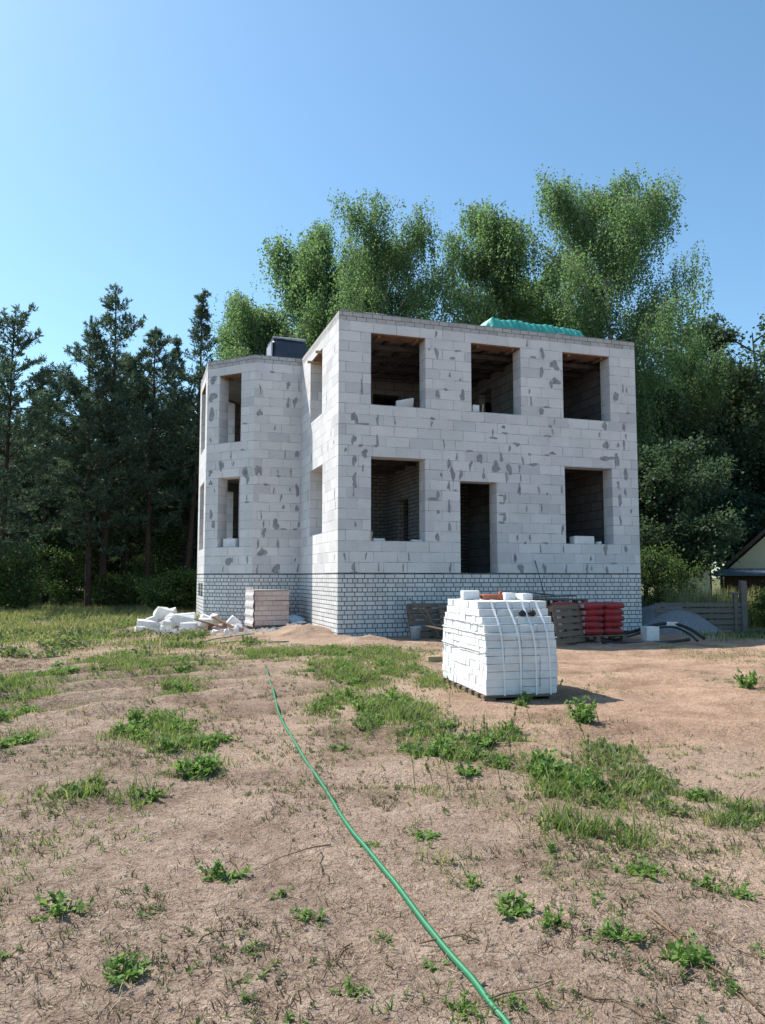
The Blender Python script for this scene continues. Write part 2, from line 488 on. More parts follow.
# ------------------------------------------------------------------ measured lists (metres)
SM_FRONT= [(0.58, 5.98, 0.08, 0.33), (0.4, 5.24, 0.17, 0.29), (0.98, 5.21, 0.08, 0.23), (0.62, 5.1, 0.34, 0.05), (0.38, 4.71, 0.12, 0.26), (0.98, 4.71, 0.08, 0.23), (0.56, 4.57, 0.13, 0.09), (0.65, 4.39, 0.17, 0.2), (0.4, 4.21, 0.12, 0.26), (0.4, 3.81, 0.12, 0.19), (2.54, 7.01, 0.13, 0.27), (2.33, 7.1, 0.06, 0.05), (2.96, 6.92, 0.22, 0.03), (3.17, 6.39, 0.06, 0.08), (2.55, 5.98, 0.09, 0.27), (3.23, 5.98, 0.18, 0.24), (4.07, 4.95, 0.21, 0.07), (4.06, 5.08, 0.05, 0.21), (4.36, 5.25, 0.11, 0.1), (4.73, 4.82, 0.19, 0.1), (3.06, 4.42, 0.07, 0.17), (3.69, 4.41, 0.15, 0.27), (4.29, 4.44, 0.12, 0.22), (3.43, 4.21, 0.1, 0.24), (4.13, 4.23, 0.26, 0.27), (4.51, 4.17, 0.15, 0.28), (4.9, 4.42, 0.06, 0.21), (5.2, 4.31, 0.27, 0.08), (2.85, 4.24, 0.1, 0.27), (2.95, 3.97, 0.14, 0.3), (3.17, 3.98, 0.1, 0.27), (3.79, 4.01, 0.09, 0.24), (5.25, 7.16, 0.17, 0.07), (5.52, 7.27, 0.16, 0.29), (5.49, 6.78, 0.11, 0.29), (5.88, 7.0, 0.23, 0.29), (5.91, 6.56, 0.32, 0.16), (5.77, 6.47, 0.11, 0.22), (5.17, 5.96, 0.08, 0.21), (5.47, 5.73, 0.13, 0.25), (7.74, 6.27, 0.15, 0.3), (7.97, 6.52, 0.07, 0.22), (7.36, 5.47, 0.15, 0.26), (7.97, 5.47, 0.1, 0.29), (7.4, 4.95, 0.17, 0.25), (7.96, 4.97, 0.08, 0.26), (7.72, 4.53, 0.15, 0.44), (7.43, 4.58, 0.5, 0.13), (4.37, 5.25, 0.11, 0.08), (5.77, 4.64, 0.22, 0.07), (7.97, 4.21, 0.12, 0.22), (0.61, 4.01, 0.03, 0.16), (0.41, 3.67, 0.12, 0.24), (2.41, 3.33, 0.28, 0.11), (2.54, 3.44, 0.09, 0.27), (2.55, 3.02, 0.11, 0.09), (2.84, 3.68, 0.07, 0.27), (3.02, 3.57, 0.07, 0.05), (2.84, 3.15, 0.1, 0.27), (2.85, 2.65, 0.07, 0.27), (2.52, 2.4, 0.1, 0.23), (0.69, 1.92, 0.05, 0.16), (0.39, 1.65, 0.09, 0.24), (2.86, 1.64, 0.09, 0.23), (1.63, 1.65, 0.03, 0.19), (1.01, 1.65, 0.03, 0.19), (4.78, 3.66, 0.11, 0.24), (4.64, 1.9, 0.08, 0.24), (4.81, 1.63, 0.19, 0.24), (4.99, 3.17, 0.04, 0.14), (4.43, 3.95, 0.08, 0.28), (4.37, 3.4, 0.08, 0.27), (4.29, 3.48, 0.17, 0.06), (4.28, 3.29, 0.17, 0.06), (4.36, 2.92, 0.08, 0.27), (4.28, 3.0, 0.17, 0.06), (4.28, 2.79, 0.2, 0.06), (4.8, 3.65, 0.09, 0.24), (5.35, 3.66, 0.07, 0.21), (5.59, 3.56, 0.08, 0.06), (6.03, 3.68, 0.07, 0.25), (6.02, 2.65, 0.08, 0.28), (4.64, 1.89, 0.08, 0.24), (5.48, 1.63, 0.12, 0.23), (6.11, 1.62, 0.07, 0.21), (6.73, 1.62, 0.1, 0.23), (7.33, 1.61, 0.09, 0.22), (7.3, 2.14, 0.14, 0.28), (8.0, 4.17, 0.15, 0.29), (7.96, 3.69, 0.07, 0.25), (7.75, 3.88, 0.09, 0.22), (7.79, 3.45, 0.15, 0.29), (7.79, 2.91, 0.09, 0.25), (7.93, 2.15, 0.09, 0.25), (7.97, 1.61, 0.04, 0.19), (5.37, 2.12, 0.05, 0.21), (5.07, 2.42, 0.03, 0.18), (6.04, 2.14, 0.04, 0.21)]
SM_C= [(0.09, 4.47, 0.15, 0.27), (0.66, 2.92, 0.21, 0.27), (0.32, 2.67, 0.13, 0.24), (0.16, 2.38, 0.08, 0.27), (0.73, 2.37, 0.08, 0.3), (0.28, 2.13, 0.24, 0.27), (0.69, 1.64, 0.27, 0.27), (1.28, 3.93, 0.14, 0.31), (1.27, 3.41, 0.11, 0.21), (1.33, 2.93, 0.06, 0.24), (1.32, 1.66, 0.07, 0.24), (0.59, 3.88, 0.06, 0.18), (0.81, 3.71, 0.04, 0.24), (0.24, 3.18, 0.04, 0.24), (0.98, 7.03, 0.13, 0.23), (0.98, 6.49, 0.11, 0.28), (1.18, 6.51, 0.14, 0.3), (0.16, 6.14, 0.17, 0.22), (0.17, 6.84, 0.05, 0.3), (1.26, 5.0, 0.13, 0.25), (0.18, 4.46, 0.15, 0.29), (1.3, 7.02, 0.05, 0.31)]
SM_B= [(0.22, 7.28, 0.26, 0.26), (0.21, 6.77, 0.32, 0.31), (0.18, 6.23, 0.22, 0.36), (0.55, 4.68, 0.13, 0.3), (1.45, 4.44, 0.18, 0.3), (0.17, 4.5, 0.16, 0.2), (0.58, 4.66, 0.14, 0.28), (1.46, 4.42, 0.16, 0.3), (1.53, 4.21, 0.15, 0.24), (0.22, 3.23, 0.14, 0.25), (0.32, 2.95, 0.12, 0.31), (0.9, 1.87, 0.3, 0.24), (1.57, 1.89, 0.07, 0.24), (0.18, 4.19, 0.11, 0.19)]
P_FAR= [(-14.92, 33.7, 2.63, 6.37), (-10.75, 31.69, 2.47, 5.61), (-4.37, 17.6, 1.14, 1.68), (-9.53, 20.97, 1.64, 2.4), (-7.93, 21.76, 1.7, 2.59), (-4.89, 16.32, 0.85, 1.2), (-7.33, 17.64, 1.15, 1.4)]
P_GREEN= [(-3.57, 12.22, 0.72, 1.07), (-2.97, 11.7, 0.46, 0.61), (-4.58, 13.08, 0.43, 0.77), (-4.65, 9.87, 0.32, 0.87), (-4.55, 10.51, 0.3, 0.69), (-3.86, 8.1, 0.15, 0.41), (-3.15, 6.63, 0.12, 0.31), (-2.36, 7.31, 0.11, 0.38), (-2.29, 7.71, 0.15, 0.37), (-1.97, 7.08, 0.18, 0.4), (-1.61, 6.55, 0.15, 0.26), (-2.51, 9.69, 0.19, 0.5), (-1.33, 5.88, 0.11, 0.18), (-1.42, 6.67, 0.09, 0.23), (-1.97, 14.21, 0.52, 0.91), (-1.38, 14.77, 0.48, 0.98), (-0.78, 14.2, 0.65, 1.09), (-0.05, 14.19, 0.55, 1.27), (-0.79, 11.68, 0.38, 0.86), (-0.31, 10.78, 0.35, 0.83), (0.18, 11.68, 0.3, 0.86), (-0.38, 9.05, 0.26, 0.51), (0.03, 8.7, 0.28, 0.54), (0.28, 8.08, 0.23, 0.46), (-0.08, 7.7, 0.2, 0.37), (0.47, 7.07, 0.28, 0.35), (0.76, 6.86, 0.22, 0.33), (0.86, 6.29, 0.16, 0.28), (1.06, 7.07, 0.15, 0.26), (0.58, 6.29, 0.13, 0.21), (-0.64, 8.7, 0.17, 0.4), (0.31, 6.54, 0.12, 0.19), (0.65, 10.78, 0.17, 0.62), (1.25, 5.87, 0.19, 0.3), (1.35, 5.53, 0.13, 0.21), (1.74, 6.28, 0.18, 0.35), (1.93, 6.53, 0.15, 0.3), (1.85, 5.66, 0.16, 0.28), (1.82, 5.27, 0.12, 0.19), (1.58, 5.27, 0.12, 0.17), (1.18, 5.27, 0.1, 0.15), (1.39, 5.04, 0.13, 0.15), (2.07, 5.15, 0.13, 0.18), (2.19, 4.79, 0.11, 0.16), (1.96, 4.54, 0.11, 0.11), (1.05, 4.46, 0.09, 0.1), (1.12, 4.29, 0.1, 0.1), (1.31, 4.22, 0.1, 0.09), (1.69, 4.83, 0.11, 0.14), (-4.04, 9.08, 0.19, 0.44), (-1.59, 5.17, 0.11, 0.16), (-1.98, 5.17, 0.12, 0.19)]
P_PALE= [(5.77, 14.13, 0.46, 0.72), (6.75, 14.68, 0.57, 0.77), (5.74, 15.51, 0.36, 0.65), (6.21, 12.98, 0.3, 0.6), (0.65, 5.28, 0.21, 0.17), (0.86, 4.94, 0.19, 0.15), (0.38, 5.28, 0.21, 0.17), (1.0, 4.73, 0.15, 0.14), (1.67, 4.46, 0.17, 0.14), (1.76, 4.14, 0.16, 0.12), (1.34, 4.14, 0.13, 0.1), (1.6, 5.81, 0.23, 0.29), (0.27, 5.81, 0.23, 0.18), (0.34, 4.0, 0.13, 0.11), (-0.58, 5.53, 0.18, 0.21), (1.49, 3.74, 0.12, 0.1), (0.41, 3.74, 0.1, 0.1), (2.61, 9.82, 0.19, 0.34), (4.68, 9.8, 0.13, 0.43), (1.76, 7.79, 0.12, 0.32)]
WEEDS= [('bush', 1.96, 7.58, 0.14, 0.28), ('r', -0.74, 3.8, 0.11, 0.14), ('r', -1.37, 3.36, 0.11, 0.06), ('r', 0.56, 3.4, 0.11, 0.13), ('r', 0.23, 4.36, 0.09, 0.1), ('r', -1.95, 5.1, 0.12, 0.1), ('r', -1.52, 5.12, 0.11, 0.09), ('r', -0.94, 2.88, 0.1, 0.08), ('r', -0.07, 4.2, 0.05, 0.08), ('r', -0.45, 3.63, 0.07, 0.07), ('r', -0.29, 3.37, 0.05, 0.08), ('r', -0.5, 3.11, 0.06, 0.06), ('r', -0.48, 2.88, 0.04, 0.05), ('r', 0.41, 3.74, 0.08, 0.07), ('r', 0.7, 3.28, 0.06, 0.12), ('r', 0.93, 3.14, 0.1, 0.09), ('r', 1.14, 2.97, 0.1, 0.14), ('r', 1.46, 3.67, 0.09, 0.06), ('r', 1.62, 3.57, 0.07, 0.1), ('r', 1.13, 3.79, 0.06, 0.06), ('r', 1.25, 3.74, 0.1, 0.05), ('r', 0.41, 2.7, 0.06, 0.08), ('r', 0.27, 2.69, 0.06, 0.09), ('r', 0.19, 2.99, 0.05, 0.05), ('r', 0.01, 3.19, 0.06, 0.07), ('r', -0.33, 2.61, 0.04, 0.03), ('r', -0.11, 2.78, 0.04, 0.08), ('r', -1.43, 3.03, 0.04, 0.03), ('r', -3.08, 6.67, 0.14, 0.1), ('r', -4.68, 10.82, 0.28, 0.2), ('r', -2.27, 7.17, 0.15, 0.13), ('r', 2.02, 5.04, 0.08, 0.13), ('r', 2.13, 4.6, 0.1, 0.1), ('r', 1.58, 8.69, 0.16, 0.2), ('r', 4.61, 9.8, 0.15, 0.32), ('r', 1.46, 3.06, 0.03, 0.06), ('r', 0.64, 5.81, 0.11, 0.08), ('r', 0.87, 4.0, 0.08, 0.07), ('r', -0.36, 6.55, 0.09, 0.07), ('r', -0.35, 3.42, 0.04, 0.04), ('r', -1.0, 3.42, 0.04, 0.04), ('r', -0.45, 2.72, 0.03, 0.02), ('r', 0.94, 3.47, 0.05, 0.06), ('r', 1.21, 2.81, 0.06, 0.04)]
HOSE= [(-1.843, 12.202), (-1.396, 9.848), (-1.061, 8.085), (-0.682, 6.473), (-0.445, 5.587), (-0.22, 4.605), (-0.014, 3.935), (0.078, 3.653), (0.175, 3.323), (0.256, 3.065), (0.327, 2.859), (0.373, 2.687), (0.406, 2.588), (0.491, 2.261)]
TWIGS= [(-0.33, 4.15, -0.3, 3.69), (-0.31, 3.9, -0.23, 3.72), (-0.13, 3.19, -0.23, 2.88), (-0.73, 3.19, -0.6, 3.25), (-0.64, 2.99, -0.64, 2.88), (1.11, 3.34, 1.27, 2.68), (0.99, 3.1, 1.14, 3.23), (0.65, 2.81, 0.9, 2.63), (0.33, 2.73, 0.59, 2.86), (-0.28, 4.25, -0.62, 3.87), (1.28, 3.23, 1.42, 2.99), (1.15, 3.37, 1.17, 3.06), (0.15, 3.15, 0.39, 3.19), (0.03, 2.95, -0.01, 3.15)]

# ------------------------------------------------------------------ ground
def axis(lo, hi, step, far):
    a = list(np.arange(lo, hi+1e-6, step))
    s = step; x = hi
    while x < far:
        s *= 1.35; x += s; a.append(x)
    s = step; x = lo
    while x > -far:
        s *= 1.35; x -= s; a.insert(0, x)
    return np.array(a)
gx, gy = axis(-7.5, 9, .06, 900), axis(1.2, 21, .06, 900)
X, Y = np.meshgrid(gx, gy)
Z = ground_h(X, Y)
me = D.meshes.new('ground')
nx, ny = len(gx), len(gy)
me.vertices.add(nx*ny)
me.vertices.foreach_set('co', np.stack([X, Y, Z], -1).astype(np.float32).ravel())
ii = (np.arange(ny-1)[:, None]*nx + np.arange(nx-1)[None, :]).ravel()
quad = np.stack([ii, ii+1, ii+1+nx, ii+nx], -1).astype(np.int32)
me.loops.add(quad.size); me.loops.foreach_set('vertex_index', quad.ravel())
me.polygons.add(len(quad))
me.polygons.foreach_set('loop_start', np.arange(0, quad.size, 4, dtype=np.int32))
me.polygons.foreach_set('loop_total', np.full(len(quad), 4, dtype=np.int32))
me.polygons.foreach_set('use_smooth', np.ones(len(quad), dtype=bool))
me.update(calc_edges=True)
ground = D.objects.new('ground', me); col.objects.link(ground)
tag(ground, kind='structure')
gm, nt, b = new_mat('sandy_ground', (.4, .28, .2), .95, .1)
tc = nt.nodes.new('ShaderNodeTexCoord')
def gn(scale, detail=5, rough=.6, src=None, dist=0):
    n = N(nt, 'ShaderNodeTexNoise', Scale=scale, Detail=detail, Roughness=rough, Distortion=dist)
    nt.links.new(src or tc.outputs['Object'], n.inputs['Vector'])
    return n
mp = nt.nodes.new('ShaderNodeMapping'); mp.inputs['Scale'].default_value = (1, 1, 1)
nt.links.new(tc.outputs['Object'], mp.inputs[0])
big, mid, fine, grain = gn(.35, 4), gn(1.6, 6, .65), gn(9, 6, .7), gn(70, 4, .7)
sand = ramp(nt, mid.outputs['Fac'], [(.28, (.335, .235, .17)), (.5, (.455, .33, .245)), (.72, (.535, .40, .305))])
frs = ramp(nt, mid.outputs['Fac'], [(.3, (.40, .26, .175)), (.5, (.50, .335, .235)), (.7, (.60, .425, .31))])
sep_f = nt.nodes.new('ShaderNodeSeparateXYZ'); nt.links.new(tc.outputs['Object'], sep_f.inputs[0])
fm = math_n(nt, 'MULTIPLY', math_n(nt, 'SUBTRACT', math_n(nt, 'ADD', sep_f.outputs['X'], math_n(nt, 'MULTIPLY', big.outputs['Fac'], 2.5)), 1.6), .8)
fm2 = math_n(nt, 'MULTIPLY', math_n(nt, 'SUBTRACT', math_n(nt, 'ADD', sep_f.outputs['Y'], math_n(nt, 'MULTIPLY', mid.outputs['Fac'], 1.5)), 6.6), .7)
fmr = ramp(nt, math_n(nt, 'MINIMUM', fm, fm2), [(0, (0, 0, 0)), (1, (1, 1, 1))])
sand_c = mix(nt, fmr.outputs[0], sand.outputs[0], frs.outputs[0])
litter = ramp(nt, fine.outputs['Fac'], [(.3, (.19, .135, .10)), (.47, (.36, .265, .205)), (.65, (.52, .405, .32))])
# dry litter covers the foreground on the left, bare sand lies on the right and by the house
sx = nt.nodes.new('ShaderNodeSeparateXYZ'); nt.links.new(tc.outputs['Object'], sx.inputs[0])
e1 = math_n(nt, 'MULTIPLY', math_n(nt, 'SUBTRACT', 6.6, sx.outputs['Y']), .22)
e2 = math_n(nt, 'MULTIPLY', math_n(nt, 'SUBTRACT', .3, sx.outputs['X']), .28)
e3 = math_n(nt, 'ADD', math_n(nt, 'ADD', e1, e2), math_n(nt, 'MULTIPLY', math_n(nt, 'SUBTRACT', big.outputs['Fac'], .5), 2.2))
e4 = math_n(nt, 'ADD', e3, math_n(nt, 'MULTIPLY', math_n(nt, 'SUBTRACT', fine.outputs['Fac'], .5), 1.6))
lf = ramp(nt, e4, [(.15, (0, 0, 0)), (.95, (.85, .85, .85))])
c = mix(nt, lf.outputs[0], sand_c, litter.outputs[0])
gr = ramp(nt, grain.outputs['Fac'], [(.3, (.6, .59, .58)), (.5, (.97, .97, .97)), (.75, (1.18, 1.18, 1.16))])
spk = gn(28, 6, .75)
sr = ramp(nt, spk.outputs['Fac'], [(.36, (.5, .47, .44)), (.46, (1, 1, 1))])
c = mix(nt, 1.0, c, sr.outputs[0], 'MULTIPLY')
# damp and trodden patches
dmp = gn(.8, 5, .62, None, .6)
dr_ = ramp(nt, dmp.outputs['Fac'], [(.34, (.66, .64, .61)), (.5, (.97, .97, .96)), (.66, (1.08, 1.07, 1.05))])
c = mix(nt, 1.0, c, dr_.outputs[0], 'MULTIPLY')
c = mix(nt, 1.0, c, gr.outputs[0], 'MULTIPLY')
# forest floor and meadow soil far away
far1 = math_n(nt, 'MULTIPLY', math_n(nt, 'SUBTRACT', sx.outputs['Y'], 21.5), .3)
far2 = math_n(nt, 'ADD', far1, math_n(nt, 'MULTIPLY', math_n(nt, 'SUBTRACT', mid.outputs['Fac'], .5), 1.5))
ff = ramp(nt, far2, [(0, (0, 0, 0)), (1, (1, 1, 1))])
meadow = ramp(nt, mid.outputs['Fac'], [(.35, (.07, .085, .035)), (.65, (.17, .16, .075))])
c = mix(nt, ff.outputs[0], c, meadow.outputs[0])
nt.links.new(c, b.inputs['Base Color'])
hsum = math_n(nt, 'ADD', math_n(nt, 'MULTIPLY', fine.outputs['Fac'], 1.0), math_n(nt, 'MULTIPLY', grain.outputs['Fac'], .35))
bump(nt, b, hsum, 1.0, .07)
me.materials.append(gm)

# ------------------------------------------------------------------ the house under construction
U, VL, UC, LB, LA = 8.373, 4.356, 1.385, 1.737, 2.728
K = LB*.70711
DEPTH, TW = 11.6, .43
ZP, ZT, ZC = 1.494, 7.635, 7.857
house = thing('unfinished_house', 'unfinished two storey house of white aerated blocks on a brick plinth, without roof or windows', 'house', (-1.054, 18.125, 0), .30944)
ring = [(0, 0), (U, 0), (U, DEPTH), (0, DEPTH), (0, VL+2*K+LA), (-UC, VL+2*K+LA), (-UC-K, VL+K+LA), (-UC-K, VL+K), (-UC, VL), (0, VL)]
ring = [Vector(p) for p in ring]
def inset(pts, t):
    n = len(pts); out = []
    for i in range(n):
        a, b_, c_ = pts[i-1], pts[i], pts[(i+1) % n]
        d1, d2 = (b_-a).normalized(), (c_-b_).normalized()
        n1, n2 = Vector((-d1.y, d1.x)), Vector((-d2.y, d2.x))
        m_ = (n1+n2); m_ /= (1+n1.dot(n2))
        out.append(b_ + m_*t)
    return out
inner = inset(ring, TW)

def panel(i, z0, z1, opens, mat, name, out=0.0, smears=(), seed=0):
    P, Q = ring[i], ring[(i+1) % len(ring)]
    Pi, Qi = inner[i], inner[(i+1) % len(ring)]
    d = (Q-P).normalized(); L = (Q-P).length
    nin = Vector((-d.y, d.x))
    phase = i*3.17 if i not in (0, 9) else (0 if i == 0 else -VL)
    mb = MB()
    def o3(s, z):
        p = P + d*s - nin*out; return (p.x, p.y, z)
    def i3(s, z):
        if s <= 1e-6: p = Pi
        elif s >= L-1e-6: p = Qi
        else: p = P + d*s + nin*TW
        return (p.x, p.y, z)
    S = sorted({0, L, *[o[0] for o in opens], *[o[1] for o in opens]})
    Zs = sorted({z0, z1, *[o[2] for o in opens], *[o[3] for o in opens]})
    inside = lambda s, z: any(o[0] < s < o[1] and o[2] < z < o[3] for o in opens)
    for a, b_ in zip(S, S[1:]):
        for e, f in zip(Zs, Zs[1:]):
            if inside((a+b_)/2, (e+f)/2): continue
            mb.face([o3(a, e), o3(b_, e), o3(b_, f), o3(a, f)], [(a+phase, e), (b_+phase, e), (b_+phase, f), (a+phase, f)])
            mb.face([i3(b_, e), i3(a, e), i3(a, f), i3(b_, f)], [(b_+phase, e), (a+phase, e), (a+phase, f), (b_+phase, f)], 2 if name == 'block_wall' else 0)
        for z in (z0, z1):
            if any(o[0] < (a+b_)/2 < o[1] and abs((o[2] if z == z0 else o[3])-z) < 1e-6 for o in opens): continue
            q = [o3(a, z), o3(b_, z), i3(b_, z), i3(a, z)]
            uv = [(a+phase, z-.03), (b_+phase, z-.03), (b_+phase, z-.03+TW*.4), (a+phase, z-.03+TW*.4)]
            mb.face(q if z == z1 else q[::-1], uv if z == z1 else uv[::-1])
    for a, b_, e, f in opens:
        w = TW
        mb.face([o3(a, e), i3(a, e), i3(a, f), o3(a, f)][::-1], [(a, e), (a+w, e), (a+w, f), (a, f)][::-1])
        mb.face([o3(b_, e), i3(b_, e), i3(b_, f), o3(b_, f)], [(b_, e), (b_+w, e), (b_+w, f), (b_, f)])
        if e > z0+1e-6: mb.face([o3(a, e), o3(b_, e), i3(b_, e), i3(a, e)], [(a+phase, e-.2), (b_+phase, e-.2), (b_+phase, e-.05), (a+phase, e-.05)])
        mb.face([o3(a, f), o3(b_, f), i3(b_, f), i3(a, f)][::-1], [(a+phase, f+.05), (b_+phase, f+.05), (b_+phase, f+.2), (a+phase, f+.2)][::-1])
    rng = random.Random(100+i+seed)
    for s, z, w, h in smears:
        # a trowelled patch of mortar, a few millimetres proud of the blocks
        w, h = max(w*.46, .024), max(h*.5, .03)
        n = 14; pts = []
        lean = rng.uniform(-.10, .10); pinch = rng.uniform(-.35, .35); ph = rng.uniform(0, 6.28)
        for k in range(n):
            an = 2*math.pi*k/n
            r_ = 1 + .22*math.sin(2*an+ph) + .17*math.sin(3*an+2*ph) + rng.uniform(-.2, .2)
            yy = math.sin(an)*h*r_
            xx = math.cos(an)*w*r_*(1+pinch*math.sin(an)) + lean*yy
            pts.append((min(max(s+xx, .004), L-.004), z+yy))
        ok = all(not (o[0]-.0 < q[0] < o[1] and o[2] < q[1] < o[3]) for o in opens for q in pts)
        if not ok:
            for o in opens:
                for k, q in enumerate(pts):
                    if o[0] < q[0] < o[1] and o[2] < q[1] < o[3]:
                        x_ = o[0]-.002 if abs(q[0]-o[0]) < abs(q[0]-o[1]) else o[1]+.002
                        if min(abs(q[1]-o[2]), abs(q[1]-o[3])) < abs(q[0]-x_):
                            pts[k] = (q[0], o[2]-.002 if abs(q[1]-o[2]) < abs(q[1]-o[3]) else o[3]+.002)
                        else: pts[k] = (x_, q[1])
        dome = [(s_*.55+s*.45, z_*.55+z*.45) for s_, z_ in pts]
        def off(s_, z_, e_):
            p = P + d*s_ - nin*(out+e_); return (p.x, p.y, z_)
        for k in range(n):
            k2 = (k+1) % n
            mb.face([off(*pts[k], .0015), off(*pts[k2], .0015), off(*dome[k2], .005), off(*dome[k], .005)], mi=1)
        mb.face([off(*q, .005) for q in dome], mi=1)
    return mb.build(name, [mat, M['smear'], M['innerblock']], house)

f_open = [(.81, 2.235, 5.597, 7.38), (3.475, 4.88, 5.597, 7.38), (6.12, 7.56, 5.597, 7.38),
          (.815, 2.212, 2.284, 4.323), (3.14, 4.15, 1.52, 3.813), (6.12, 7.565, 2.284, 4.310)]
l_open = [(VL-3.16, VL-1.72, 5.67, 7.42), (VL-3.11, VL-1.63, 2.54, 4.323)]
b_open = [(LB-1.285, LB-.475, 5.345, 7.38), (LB-1.27, LB-.465, 2.284, 4.315)]
a_open = [(LA-2.15, LA-.58, 5.345, 7.40), (LA-2.1, LA-.52, 2.26, 4.30)]
a_base = [(LA-1.15, LA-.35, .83, 1.24), (LA-2.05, LA-1.27, .83, 1.24)]
opens = {0: f_open, 9: l_open, 7: b_open, 6: a_open, 5: b_open,
         }
rs = random.Random(5)
sm = {0: SM_FRONT, 8: SM_C,
      7: SM_B,
      9: [(rs.uniform(.2, VL-.2), 1.52+BH*rs.randint(1, 23)+.12, rs.uniform(.03, .09), rs.uniform(.12, .26)) for _ in range(20)],
      1: [(rs.uniform(.2, DEPTH-.2), 1.52+BH*rs.randint(1, 23)+.12, rs.uniform(.05, .12), rs.uniform(.12, .26)) for _ in range(40)]}
def extra(n_, L_, ops, seed_):
    r_ = random.Random(seed_); out = []
    while len(out) < n_:
        s_, k_ = r_.uniform(.1, L_-.1), r_.randint(0, 23)
        z_ = 1.52+BH*k_+(.127 if r_.random() < .75 else 0)
        w_, h_ = (r_.uniform(.03, .07), r_.uniform(.10, .22)) if abs(z_-1.52-BH*k_) > .01 else (r_.uniform(.10, .22), r_.uniform(.03, .05))
        if not any(o[0]-.12 < s_ < o[1]+.12 and o[2]-.15 < z_ < o[3]+.15 for o in ops): out.append((s_, z_, w_, h_))
    return out
sm[0] = sm[0]+extra(46, U, f_open, 1); sm[8] = sm[8]+extra(14, UC, [], 2); sm[7] = sm[7]+extra(10, LB, b_open, 3)
sm[9] = [q for q in sm[9] if not any(o[0]-.1 < q[0] < o[1]+.1 and o[2]-.15 < q[1] < o[3]+.15 for o in l_open)]
for i in range(len(ring)):
    panel(i, 0 if i else 0, ZP, a_base if i == 6 else [], M['brick'], 'plinth_wall')
    panel(i, 1.52, ZT, opens.get(i, []), M['block'], 'block_wall', smears=sm.get(i, ()))
    panel(i, ZT, ZC, [], M['capbrick'], 'brick_capping')
    jo = [(3.14, 4.15, ZP, 1.52)] if i == 0 else []
    panel(i, ZP, 1.52, [], M['joint'], 'damp_proof_course', out=.006)

# crumbled mortar on top of the capping, so the roofline is not ruler straight
mb = MB(); rs = random.Random(9)
for i in (0, 1, 6, 7, 8, 9):
    P, Q = ring[i], ring[(i+1) % len(ring)]
    d = (Q-P).normalized(); L = (Q-P).length; nin = Vector((-d.y, d.x))
    s = .06
    while s < L-.2:
        w = rs.uniform(.08, .26)
        if rs.random() < .6:
            p = P + d*(s+w/2) + nin*rs.uniform(.05, .2)
            h = rs.uniform(.012, .035)
            mb.box((p.x, p.y, ZC+h/2), (w, .09, h), Matrix.Rotation(math.atan2(d.y, d.x), 3, 'Z'), 0, .008, rs)
        s += w+rs.uniform(0, .15)
tag(mb.build('mortar_crumb', M['capbrick'], house), kind='stuff')

def slab(z0, z1, name, mat, grow=0.0):
    mb = MB(); pts = inset(ring, TW-grow)
    # split the plan in two convex pieces
    main = [pts[0], pts[1], pts[2], pts[3]]
    x0 = TW-grow
    main = [Vector((x0, x0)), Vector((U-x0, x0)), Vector((U-x0, DEPTH-x0)), Vector((x0, DEPTH-x0))]
    bay = [Vector((x0-.001, pts[9].y)), Vector((x0-.001, pts[4].y)), pts[5], pts[6], pts[7], pts[8]]
    for poly in (main, bay):
        ar = sum(a.x*b_.y-b_.x*a.y for a, b_ in zip(poly, poly[1:]+poly[:1]))
        if ar < 0: poly = poly[::-1]
        mb.face([(p.x, p.y, z1) for p in poly]); mb.face([(p.x, p.y, z0) for p in poly][::-1])
        for a, b_ in zip(poly, poly[1:]+poly[:1]):
            mb.face([(a.x, a.y, z0), (b_.x, b_.y, z0), (b_.x, b_.y, z1), (a.x, a.y, z1)])
    return mb.build(name, mat, house)
slab(1.25, 1.49, 'floor_slab', M['concrete'], -.004)
slab(4.62, 4.86, 'floor_slab', M['concrete'], -.004)
slab(7.46, 7.72, 'roof_slab', M['concrete'], -.004)
# joists under both ceilings
mb = MB()
for z in (4.62, 7.46):
    for k in range(13):
        mb.box((.9+.55*k, 2.3, z-.05), (.09, 3.6, .09))
    for k in range(4):
        mb.box((U/2, .9+k*.9, z-.155), (U-1.0, .12, .11))
mb.build('ceiling_joist', M['joist'], house)
# inner walls
def partition(u0, u1, v0, v1, z0, z1, doors=(), mat='innerblock'):
    mb = MB()
    along = (u1-u0) > (v1-v0)
    lo, hi = (u0, u1) if along else (v0, v1)
    cuts = sorted([lo, hi]+[c_ for d_ in doors for c_ in d_[:2]])
    def seg(a, b_, e, f):
        if along: mb.box(((a+b_)/2, (v0+v1)/2, (e+f)/2), (b_-a, v1-v0, f-e))
        else: mb.box(((u0+u1)/2, (a+b_)/2, (e+f)/2), (u1-u0, b_-a, f-e))
    for a, b_ in zip(cuts, cuts[1:]):
        dd = [d_ for d_ in doors if d_[0] <= (a+b_)/2 <= d_[1]]
        if dd: seg(a, b_, z0+dd[0][2], z1)
        else: seg(a, b_, z0, z1)
    return mb.build('partition_wall', M[mat], house)
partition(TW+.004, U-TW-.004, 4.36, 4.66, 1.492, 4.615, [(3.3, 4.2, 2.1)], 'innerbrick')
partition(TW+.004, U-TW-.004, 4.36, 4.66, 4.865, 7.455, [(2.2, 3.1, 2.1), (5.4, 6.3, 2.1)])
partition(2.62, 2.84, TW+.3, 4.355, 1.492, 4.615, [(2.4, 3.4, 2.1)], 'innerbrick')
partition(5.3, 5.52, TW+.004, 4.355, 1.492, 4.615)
partition(5.3, 5.52, TW+.004, 4.355, 4.865, 7.455, [(2.6, 3.5, 2.1)])
